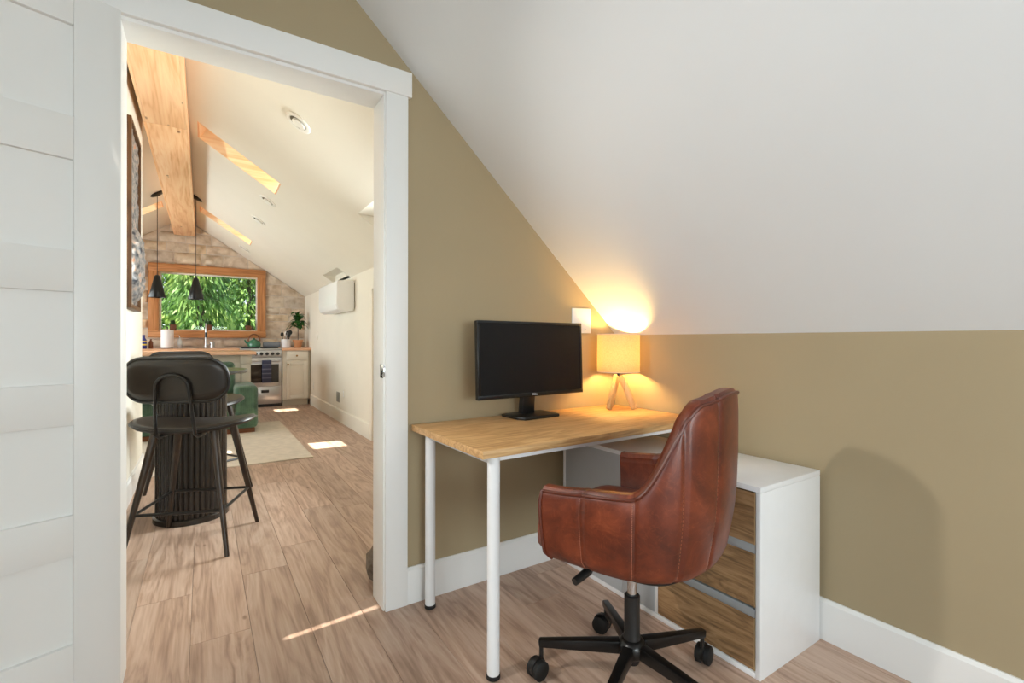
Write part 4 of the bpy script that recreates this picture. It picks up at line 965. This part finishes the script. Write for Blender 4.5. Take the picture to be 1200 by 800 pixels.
    for k in feet:
        obj('leg', tube(nb(), [feet[k], feet[k] + (tops_[k] - feet[k]) * 0.5, tops_[k]], [0.011, 0.015, 0.019], 12), M_STOOLWOOD, t)
    zz = 0.22; at = {k: feet[k] + (tops_[k] - feet[k]) * (zz / 0.612) for k in feet}
    cyc = [(-1, -1), (1, -1), (1, 1), (-1, 1)]
    for k in range(4):
        obj('footrest_bar', tube(nb(), [at[cyc[k]], at[cyc[(k + 1) % 4]]], 0.008, 8), M_BLKMET, t)
    return t
s1 = make_stool('dark leather counter stool standing between the doorway and the round table')
s1.location = (-0.031, 3.066, 0); s1.rotation_euler = (0, 0, R_(-21.3))
dup(s1, (-0.02, 4.075, 0), R_(180 + 30), 'dark leather counter stool on the kitchen side of the round table')

# ------------------------------------------------------------------ loveseat and rug
tag(obj('rug', bx(nb(), -1.1, 0.86, 4.68, 7.0, 0.0, 0.010, 0.003, 1), M_RUG), 'cream wool rug under the green loveseat', 'rug')
SX0, SX1, SY0, SY1, RZ = -0.95, 0.542, 6.27, 6.93, 0.011
sofa = thing('loveseat', 'green corduroy loveseat in front of the kitchen island', 'sofa', ((SX0 + SX1) / 2, (SY0 + SY1) / 2, RZ))
def cordbox(x0, x1, y0, y1, z0, z1, rib=0.016, rd=0.0035, bev=0.03):
    bm = nb(); bx(bm, x0, x1, y0, y1, z0, z1, bev, 3)
    # corduroy wales: thin half-round ribs on the front, right and top faces
    x = x0 + bev
    while x < x1 - bev:
        tube(bm, [(x, y0 + 0.001, z0 + bev), (x, y0 - 0.0005, z1 - bev), (x, y0 + bev * 0.3, z1 - bev * 0.28), (x, y0 + bev, z1), (x, y1 - bev, z1)], rd, 5)
        x += rib
    y = y0 + bev
    while y < y1 - bev:
        tube(bm, [(x1 - 0.001, y, z0 + bev), (x1, y, z1 - bev)], rd, 5); y += rib
    return bm
z0 = RZ + 0.05
obj('plinth', bx(nb(), SX0 + 0.04, SX1 - 0.03, SY0 + 0.03, SY1 - 0.04, RZ, z0, 0.003), M_HANDLE, sofa, world=True)
obj('arm', cordbox(SX1 - 0.235, SX1, SY0, SY1, z0, 0.555, bev=0.045), M_CORD, sofa, world=True)
obj('arm', cordbox(SX0, SX0 + 0.235, SY0, SY1, z0, 0.555, bev=0.045), M_CORD, sofa, world=True)
obj('seat_base', cordbox(SX0 + 0.236, SX1 - 0.236, SY0 + 0.02, SY1 - 0.02, z0, 0.27), M_CORD, sofa, world=True)
mid = (SX0 + SX1) / 2
for a, b in ((SX0 + 0.24, mid - 0.003), (mid + 0.003, SX1 - 0.24)): obj('seat_cushion', cordbox(a, b, SY0, SY1 - 0.16, 0.272, 0.42, bev=0.035), M_CORD, sofa, world=True)
obj('backrest', cordbox(SX0 + 0.236, SX1 - 0.236, SY1 - 0.16, SY1, 0.272, 0.60), M_CORD, sofa, world=True)
for a, b in ((SX0 + 0.245, mid - 0.004), (mid + 0.004, SX1 - 0.215)):
    cu = obj('back_cushion', cordbox(-(b - a) / 2, (b - a) / 2, -0.07, 0.07, 0, 0.40, bev=0.05), M_CORD, sofa)
    cu.location = Vector(((a + b) / 2, SY1 - 0.25, 0.425)) - sofa.location; cu.rotation_euler = (R_(-10), 0, 0)

# rough stone used as a doorstop behind the jamb
bm = nb(); bmesh.ops.create_icosphere(bm, subdivisions=3, radius=1)
for v in bm.verts:
    d = 1 + 0.28 * noise.noise(v.co * 1.7 + Vector((3, 1, 2))) + 0.10 * noise.noise(v.co * 5)
    v.co = Vector((v.co.x * 0.075 * d, v.co.y * 0.09 * d, max(-0.075, v.co.z * 0.085 * d)))
tag(obj('doorstop_rock', bm, M_STONEROCK, smooth=25, loc=(0.690, 2.125, 0.075)), 'rough brown rock lying on the floor behind the door jamb', 'rock')

# ------------------------------------------------------------------ desk
desk = thing('desk', 'oak topped desk with white tubular legs against the olive wall', 'desk', (0.724, 1.275, 0), R_(1.0))
DLn, DDp, DZ1, DTh = 1.150, 0.570, 0.738, 0.025
obj('desktop', bx(nb(), 0, DLn, 0, DDp, DZ1 - DTh, DZ1, 0.0012), M_DESK, desk)
for y in (0.030, 0.515):
    lg = obj('leg', lathe(nb(), [(0.0205, 0.012), (0.0205, DZ1 - DTh - 0.001)], 20, (0.058, y)), M_MELA, desk)
    obj('foot_cap', lathe(nb(), [(0.018, 0), (0.0225, 0.002), (0.0225, 0.014), (0.0205, 0.015)], 20, (0.058, y)), M_RUBBER, lg)
sr = obj('side_rail', prism(nb(), [(0.030, DZ1 - DTh - 0.001), (0.062, DZ1 - DTh - 0.001), (0.062, DZ1 - DTh - 0.030), (0.052, DZ1 - DTh - 0.030)], 0.03, 0.515, 'Y', 0.001), M_MELA, desk)
for y in (0.09, 0.45):
    obj('screw', tube(nb(), [(0.0415, y, DZ1 - 0.0395), (0.0375, y, DZ1 - 0.042)], [0.006, 0.0055], 10), M_ALU, sr)
obj('front_rail', bx(nb(), 0.07, DLn - 0.05, 0.022, 0.047, DZ1 - DTh - 0.018, DZ1 - DTh - 0.001, 0.001), M_MELA, desk)
obj('back_rail', bx(nb(), 0.07, DLn - 0.05, 0.505, 0.53, DZ1 - DTh - 0.030, DZ1 - DTh - 0.001, 0.001), M_MELA, desk)
for y in (0.47,): obj('support_block', bx(nb(), 0.93, 0.96, y, y + 0.04, 0.6165, DZ1 - DTh - 0.001, 0.001), M_MELA, desk)

# ------------------------------------------------------------------ drawer cabinet
K0, K1, L0, L1, KH = 1.482, 1.872, 0.829, 1.812, 0.615
kc = thing('drawer_cabinet', 'low white cabinet with three oak drawers running under the desk', 'cabinet', ((K0 + K1) / 2, (L0 + L1) / 2, 0))
P = dict(parent=kc, world=True)
def kp(nm, a, b, c, d, e, f, m=M_MELA, bev=0.0012, par=None):
    o = obj(nm, bx(nb(), a, b, c, d, e, f, bev), m, par or kc)
    o.location = -Vector(kc.location) if par is None else (0, 0, 0)
    return o
kp('top_panel', K0, K1, L0, L1, KH - 0.018, KH); kp('side_panel', K0, K1, L0, L0 + 0.016, 0, KH - 0.0185); kp('side_panel', K0, K1, L1 - 0.016, L1, 0, KH - 0.0185)
kp('divider', K0 + 0.004, K1 - 0.01, 1.237, 1.253, 0.02, KH - 0.0185); kp('divider', K0 + 0.012, K1 - 0.01, 1.408, 1.424, 0.02, KH - 0.0185)
kp('bottom_panel', K0, K1, L0 + 0.016, L1 - 0.016, 0, 0.018); kp('back_panel', K1 - 0.008, K1, L0 + 0.016, L1 - 0.016, 0.018, KH - 0.0185)
kp('fixed_panel', K0 + 0.002, K0 + 0.016, 1.424, L1 - 0.016, 0.019, KH - 0.019, M_GREYP)
kp('door', K0 + 0.002, K0 + 0.016, 1.254, 1.4235, 0.019, 0.33, M_GREYP)
kp('shelf', K0 + 0.02, K1 - 0.01, 1.253, 1.408, 0.33, 0.345, M_DRAWER)
for a, b in ((0.022, 0.190), (0.226, 0.397), (0.424, 0.592)):
    d = kp('drawer', K0 + 0.003, K0 + 0.018, L0 + 0.022, 1.235, a, b, M_DRAWER, 0.0)
    kp('edge_band', K0 + 0.0025, K0 + 0.018, L0 + 0.0195, L0 + 0.022, a, b, M_DREDGE, 0, d)
    kp('drawer_box', K0 + 0.018, K1 - 0.03, L0 + 0.03, 1.225, a + 0.01, b - 0.015, M_GREYP, 0, d)
    if b < 0.5: kp('handle', K0 + 0.001, K0 + 0.022, L0 + 0.018, 1.235, b + 0.001, b + 0.030, M_ALU, 0.003, d)

# ------------------------------------------------------------------ wall plate
wp = thing('blank_wall_plate', 'white blank wall plate between the monitor and the lamp', 'wall plate', (1.646, YP, 1.121))
obj('plate', bx(nb(), -0.064, 0.064, -0.007, 0, 0, 0.128, 0.003), M_WHITE, wp)
for sx in (-0.023, 0.023):
    for sz in (0.018, 0.110): obj('screw', tube(nb(), [(sx, -0.006, sz), (sx, -0.0082, sz)], [0.0032, 0.003], 8), M_DARKHOLE if sz < 0.05 else M_WHITE, wp)

# ------------------------------------------------------------------ monitor
mo = thing('monitor', 'black widescreen computer monitor switched off on the desk', 'monitor', (1.250, 1.762, DZ1), R_(4.0))
obj('base_plate', prism(nb(), [(-0.115, -0.045), (-0.10, -0.085), (0.10, -0.085), (0.115, -0.045), (0.115, 0.07), (-0.115, 0.07)], 0, 0.013, 'Z', 0.004), M_BLACK, mo)
obj('neck', prism(nb(), [(0.015, 0.010), (0.050, 0.010), (0.030, 0.17), (0.002, 0.17)], -0.035, 0.035, 'X', 0.004), M_BLACK, mo)
MW, MH, MZ = 0.585, 0.330, 0.262
hs = bpy.data.objects.new('head', None); COL.objects.link(hs); hs.parent = mo; hs.location = (-0.020, -0.045, MZ); hs.rotation_euler = (R_(-2), 0, R_(-1.6))
obj('housing', bx(nb(), -MW / 2, MW / 2, 0.0, 0.022, -MH / 2, MH / 2, 0.004), M_BEZEL, hs)
obj('rear_bulge', bx(nb(), -0.17, 0.17, 0.018, 0.048, -0.12, 0.10, 0.012), M_BLACK, hs)
BZ_ = 0.013
obj('bezel', bx(nb(), -MW / 2, MW / 2, -0.004, 0.004, -MH / 2, -MH / 2 + 0.019, 0.0015), M_BEZEL, hs); obj('bezel', bx(nb(), -MW / 2, MW / 2, -0.004, 0.004, MH / 2 - BZ_, MH / 2, 0.0015), M_BEZEL, hs)
obj('bezel', bx(nb(), -MW / 2, -MW / 2 + BZ_, -0.004, 0.004, -MH / 2 + 0.019, MH / 2 - BZ_, 0.0015), M_BEZEL, hs); obj('bezel', bx(nb(), MW / 2 - BZ_, MW / 2, -0.004, 0.004, -MH / 2 + 0.019, MH / 2 - BZ_, 0.0015), M_BEZEL, hs)
obj('screen', bx(nb(), -MW / 2 + BZ_, MW / 2 - BZ_, -0.0012, 0.002, -MH / 2 + 0.019, MH / 2 - BZ_), M_SCREEN, hs)
fc_ = bpy.data.curves.new('logo', 'FONT'); fc_.body = 'DELL'; fc_.size = 0.0125; fc_.align_x = 'CENTER'; fc_.align_y = 'CENTER'; fc_.extrude = 0.0003; fc_.offset = 0.0004
fo = bpy.data.objects.new('logo_curve', fc_); COL.objects.link(fo); bpy.context.view_layer.update()
lmesh = bpy.data.meshes.new_from_object(fo.evaluated_get(bpy.context.evaluated_depsgraph_get())); bpy.data.objects.remove(fo); bpy.data.curves.remove(fc_)
lmesh.materials.clear(); lmesh.materials.append(M_PRINT)
lo = obj('logo', lmesh, M_PRINT, hs, label='small silver maker lettering'); lo.location = (0.0, -0.0045, -MH / 2 + 0.0095); lo.rotation_euler = (R_(90), 0, 0)

# ------------------------------------------------------------------ table lamp
LX, LY = 1.772, 1.728
la = thing('table_lamp', 'lit table lamp with linen drum shade and wooden tripod legs', 'lamp', (LX, LY, DZ1))
for ang in (-170, -58, 72):
    a = R_(ang); f = Vector((0.082 * cos(a), 0.082 * sin(a), 0.0)); tpt = Vector((0.013 * cos(a), 0.013 * sin(a), 0.166))
    obj('leg', beamseg(nb(), f + Vector((0, 0, 0.003)), tpt, 0.019, 0.026, 0.022, 0.030, 0.003, xdir=(-sin(a), cos(a), 0)), M_LAMW, la)
obj('socket', lathe(nb(), [(0.006, 0.160), (0.006, 0.195), (0.016, 0.20), (0.016, 0.235)], 14), M_BLKMET, la)
obj('bulb', lathe(nb(), [(0.012, 0.225), (0.026, 0.250), (0.029, 0.270), (0.020, 0.293), (0.0005, 0.30)], 18, caps=False), M_BULB, la)
sh = obj('shade', lathe(nb(), [(0.1055, 0.187), (0.1065, 0.187), (0.1060, 0.378), (0.1050, 0.378), (0.1055, 0.187)], 48, caps=False), M_SHADE, la, recalc=True)
for zz in (0.187, 0.377): obj('rim', tube(nb(), [(0.1058 * cos(2 * pi * k / 48), 0.1058 * sin(2 * pi * k / 48), zz) for k in range(48)], 0.0016, 6, closed=True), M_CERAM, sh)
sp3 = nb()
for k in range(3): tube(sp3, [(0.008 * cos(k * 2.094), 0.008 * sin(k * 2.094), 0.2), (0.105 * cos(k * 2.094), 0.105 * sin(k * 2.094), 0.2)], 0.0015, 5)
obj('shade_spider', sp3, M_BLKMET, sh)

# ------------------------------------------------------------------ office chair
ROT = 19.3
ch = thing('office_chair', 'cognac leather swivel armchair on a black five star base', 'chair', (1.118, 1.030, 0), R_(ROT))
W_, AF, BK, ZB, NE = 0.278, 0.150, 0.268, 0.458, 2.5
def plan(q):
    """q in [-1,1]: -1 left arm front, 0 back centre, 1 right arm front; returns x, y, outward normal"""
    s = 1 if q >= 0 else -1; u = 1 - abs(q)             # u = 0 at arm front, 1 at back centre
    uf = 0.25
    if u < uf: return Vector((s * W_, AF * (1 - u / uf), 0)), Vector((s, 0, 0))
    ph = (u - uf) / (1 - uf) * pi / 2; c_, s_ = cos(ph), sin(ph)
    x = W_ * max(c_, 0) ** (2 / NE); y = -BK * max(s_, 0) ** (2 / NE)
    nx = (x / W_) ** (NE - 1) / W_; ny = -((-y / BK) ** (NE - 1)) / BK; n = Vector((nx, ny, 0)).normalized()
    return Vector((s * x, y, 0)), Vector((s * n.x, n.y, 0))
def sm(t): t = min(1, max(0, t)); return t * t * (3 - 2 * t)
def ztop(q):
    u = 1 - abs(q)
    return 0.655 + 0.020 * sm(u / 0.42) + 0.240 * sm((u - 0.40) / 0.36) + 0.022 * sm((u - 0.7) / 0.3)
SEAMS = [0.21, 0.425, 0.66, 0.87]     # u of the vertical seams
def outer(q, t, inset=0.0):
    """t in [0,1] bottom to top"""
    p, n = plan(q); zt = ztop(q); z = ZB + t * (zt - ZB)
    h = (z - ZB) / 0.48; u = 1 - abs(q)
    k = 0.955 + 0.045 * sm(h / 0.4) - 0.07 * max(0.0, 1 - (z - ZB) / 0.035) ** 2                          # tucks in towards the bottom
    lean = 0.022 * h * sm((u - 0.3) / 0.7)
    pos = Vector((p.x * k, p.y * k - lean, z))
    gr = 0.0
    for sq in SEAMS:
        d = abs(u - sq) * 0.62
        gr += 0.006 * math.exp(-(d / 0.006) ** 2)
    puff = 0.010 * sin(pi * t) ** 0.6
    return pos + n * (puff - gr - inset)
bm = nb(); NQ, NT = 168, 26
qs = [-1 + 2 * i / NQ for i in range(NQ + 1)]
O = [[bm.verts.new(outer(q, (j / NT))) for j in range(NT + 1)] for q in qs]
TH = 0.044
rim = []
for q in qs:
    p1 = outer(q, 1.0); n = plan(q)[1]
    rim.append([bm.verts.new(p1 - n * TH * 0.22 + Vector((0, 0, 0.013))), bm.verts.new(p1 - n * TH * 0.78 + Vector((0, 0, 0.013)))])
I = [[bm.verts.new(outer(q, 1 - j / NT, TH + (0.0 if j < 2 else 0.004))) for j in range(NT + 1)] for q in qs]
colsl = [O[i] + rim[i] + I[i] for i in range(NQ + 1)]
for a, b in zip(colsl, colsl[1:]):
    for j in range(len(a) - 1): bm.faces.new((a[j], b[j], b[j + 1], a[j + 1]))
for cl in (colsl[0], colsl[-1]): bm.faces.new(cl)
shell = obj('shell', bm, M_LEATHER, ch, smooth=50)
loop = [outer(q, 1.0) + plan(q)[1] * 0.001 + Vector((0, 0, 0.002)) for q in qs]
frontL = [outer(-1, 1 - j / 8) + Vector((-0.002, 0.003, 0)) for j in range(1, 9)][::-1]; frontR = [outer(1, 1 - j / 8) + Vector((0.002, 0.003, 0)) for j in range(1, 9)]
obj('piping', tube(nb(), frontL + loop + frontR, 0.0048, 8), M_PIPING, shell)
sb_ = nb()
for sg in (-1, 1):
    for sq in SEAMS:
        for dd in (0.010,):
            q = sg * (1 - sq - dd * 0 + 0.0)
            pts = [outer(q + sg * 0.008, j / 40) for j in range(1, 40)]
            for j in range(0, len(pts) - 1, 1):
                a, b = pts[j], pts[j + 1]; nrm = plan(q)[1] * 0.0006
                beamseg(sb_, a + nrm, a + (b - a) * 0.6 + nrm, 0.0011, 0.0011)
obj('stitching', sb_, M_STITCH, shell, kind='stuff', smooth=0)
# seat cushion
def cushion(x0, x1, y0, y1, z0, z1, r, n=4.0, NA=56):
    bm = nb(); cx, cy = (x0 + x1) / 2, (y0 + y1) / 2; ax, ay = (x1 - x0) / 2, (y1 - y0) / 2
    def ring(f, z):
        out = []
        for k in range(NA):
            a = 2 * pi * k / NA; c_, s_ = cos(a), sin(a); rr = 1 / (abs(c_ / ax) ** n + abs(s_ / ay) ** n) ** (1 / n)
            out.append(bm.verts.new((cx + rr * c_ * f, cy + rr * s_ * f, z)))
        return out
    rs = [ring(0.2, z0), ring(0.93, z0)] + [ring(1 - 0.07 * (1 - sin(pi * j / 8)) ** 2, z0 + (z1 - z0) * (0.5 - 0.5 * cos(pi * j / 8))) for j in range(1, 8)] + [ring(0.93, z1), ring(0.75, z1 + 0.012), ring(0.45, z1 + 0.017), ring(0.15, z1 + 0.018)]
    for p, q in zip(rs, rs[1:]):
        for k in range(NA): bm.faces.new((p[k], p[(k + 1) % NA], q[(k + 1) % NA], q[k]))
    bm.faces.new(rs[0][::-1]); bm.faces.new(rs[-1])
    return bm
obj('seat', cushion(-0.243, 0.243, -0.19, 0.222, 0.468, 0.548, 0.02, 8.0), M_LEATHER, ch, smooth=60)
obj('seat_pan', cushion(-0.225, 0.225, -0.205, 0.14, 0.450, 0.467, 0.005), M_BLACK, ch)
obj('tilt_plate', bx(nb(), -0.09, 0.09, -0.10, 0.10, 0.425, 0.450, 0.004), M_BLKMET, ch)
lv = obj('height_lever', tube(nb(), [(-0.05, 0.03, 0.432), (-0.13, 0.05, 0.430), (-0.165, 0.06, 0.416)], 0.005, 8), M_BLACK, ch)
obj('lever_grip', tube(nb(), [(-0.155, 0.057, 0.420), (-0.17, 0.061, 0.413), (-0.225, 0.075, 0.399)], [0.008, 0.013, 0.011], 10), M_BLACK, lv)
obj('gas_spring', lathe(nb(), [(0.0145, 0.26), (0.0145, 0.428)], 20), M_CHROME, ch)
obj('column', lathe(nb(), [(0.022, 0.085), (0.030, 0.11), (0.026, 0.17), (0.024, 0.175), (0.024, 0.292), (0.020, 0.296)], 24), M_BLACK, ch)
obj('hub', lathe(nb(), [(0.036, 0.108), (0.044, 0.118), (0.044, 0.142), (0.034, 0.156), (0.027, 0.160)], 28), M_BLKMET, ch)
for wa in (135.1, 62.0, -10.5, -82.0, -154.0):
    a = R_(wa - ROT); u = Vector((cos(a), sin(a), 0))
    lg = obj('base_leg', beamseg(nb(), u * 0.036 + Vector((0, 0, 0.132)), u * 0.292 + Vector((0, 0, 0.107)), 0.034, 0.040, 0.024, 0.024, 0.005, xdir=(-u.y, u.x, 0)), M_BLKMET, ch)
    ca = obj('caster', tube(nb(), [u * 0.284 + Vector((0, 0, 0.108)), u * 0.284 + Vector((0, 0, 0.055))], 0.007, 8), M_BLACK, ch)
    ra = a + (0.9 if wa > 0 else 0.5); ax = Vector((-sin(ra), cos(ra), 0)); cc = u * 0.284 + Vector((cos(ra) * 0.016, sin(ra) * 0.016, 0.030))
    for s in (-1, 1):
        obj('wheel', tube(nb(), [cc + ax * s * 0.005, cc + ax * s * 0.007, cc + ax * s * 0.021, cc + ax * s * 0.025], [0.026, 0.030, 0.030, 0.024], 22), M_RUBBER, ca)
    obj('hood', tube(nb(), [cc + ax * -0.006 + Vector((0, 0, 0.006)), cc + ax * 0.006 + Vector((0, 0, 0.006))], 0.030, 18), M_BLACK, ca)

# ------------------------------------------------------------------ outdoors
bm = nb(); quad(bm, (-30, YF + 0.6, -0.6), (30, YF + 0.6, -0.6), (30, 60, 1.5), (-30, 60, 1.5))
g = struct('ground', bm, M_GROUND, 'grassy ground outside the kitchen window', smooth=0)
def foliage(n, h, r, droop, lw, ll, seed):
    rnd = random.Random(seed); bm = nb()
    for k in range(n):
        t = rnd.random() ** 0.8; z = h * (0.06 + 0.94 * t); rr = r * (1 - t) ** 0.55 * (0.35 + 0.65 * rnd.random() ** 0.5) + 0.05
        # clump
        a = rnd.random() * 2 * pi; lobes = 0.8 + 0.25 * sin(a * 5 + z * 2.3); p = Vector((rr * cos(a) * lobes, rr * sin(a) * lobes, z + rnd.uniform(-.1, .1)))
        d = Vector((cos(a) * 0.6 + rnd.uniform(-.5, .5), sin(a) * 0.6 + rnd.uniform(-.5, .5), -droop + rnd.uniform(-.3, .3))).normalized()
        s = d.cross(Vector((rnd.uniform(-1, 1), rnd.uniform(-1, 1), rnd.uniform(-1, 1)))).normalized() * lw * rnd.uniform(.6, 1.3); L_ = ll * rnd.uniform(.6, 1.4)
        bm.faces.new([bm.verts.new(v) for v in (p, p + d * L_ * 0.45 + s, p + d * L_, p + d * L_ * 0.45 - s)])
    return bm
def tree(name, label, loc, h, r, mat, droop, lw, ll, n, seed, mesh=None, rz=0.0, sc=1.0, group='trees outside the kitchen window'):
    t = thing(name, label, 'tree', loc, rz, group); t.scale = (sc,) * 3
    obj('trunk', tube(nb(), [(0, 0, 0), (0.05, 0.02, h * 0.3), (-0.04, 0, h * 0.6), (0, 0, h * 0.9)], [0.13, 0.10, 0.07, 0.02], 10), M_BARK, t)
    obj('foliage', mesh or foliage(n, h, r, droop, lw, ll, seed), mat, t, kind='stuff', smooth=0, recalc=False)
    return t
tree('weeping_tree', 'bright yellow green weeping tree just outside the kitchen window', (-0.05, 12.4, -0.55), 5.2, 0.85, M_LEAF, 1.1, 0.024, 0.18, 8000, 1)
tree('conifer', 'grey green conifer standing right of the weeping tree', (1.95, 12.7, -0.55), 5.6, 0.85, M_LEAFD, 0.9, 0.018, 0.20, 8000, 2)
tree('conifer', 'grey green conifer standing left of the weeping tree', (-2.1, 12.7, -0.5), 5.6, 0.85, M_LEAFD, 0.9, 0.018, 0.20, 8000, 3)
for k_, (x, lb) in enumerate(((-3.2, 'mid green leafy tree in the middle row beyond the left conifer'), (-1.05, 'mid green leafy tree seen between the left conifer and the weeping tree'), (1.1, 'mid green leafy tree seen between the weeping tree and the right conifer'), (3.3, 'mid green leafy tree in the middle row beyond the right conifer'))):
    tree('leafy_tree', lb, (x, 15.2, -0.4), 7.0, 0.92, M_LEAF, 0.6, 0.034, 0.2, 8000, 10 + k_)
for k_, (x, lb) in enumerate(((-5.4, 'tall dark tree at the far left of the back row'), (-2.6, 'tall dark tree in the back row behind the left conifer'), (0.2, 'tall dark tree in the back row behind the weeping tree'), (3.0, 'tall dark tree in the back row behind the right conifer'), (5.8, 'tall dark tree at the far right of the back row'))):
    tree('leafy_tree', lb, (x, 18.6, -0.2), 8.0, 1.2, M_LEAFD, 0.6, 0.05, 0.26, 8000, 20 + k_)
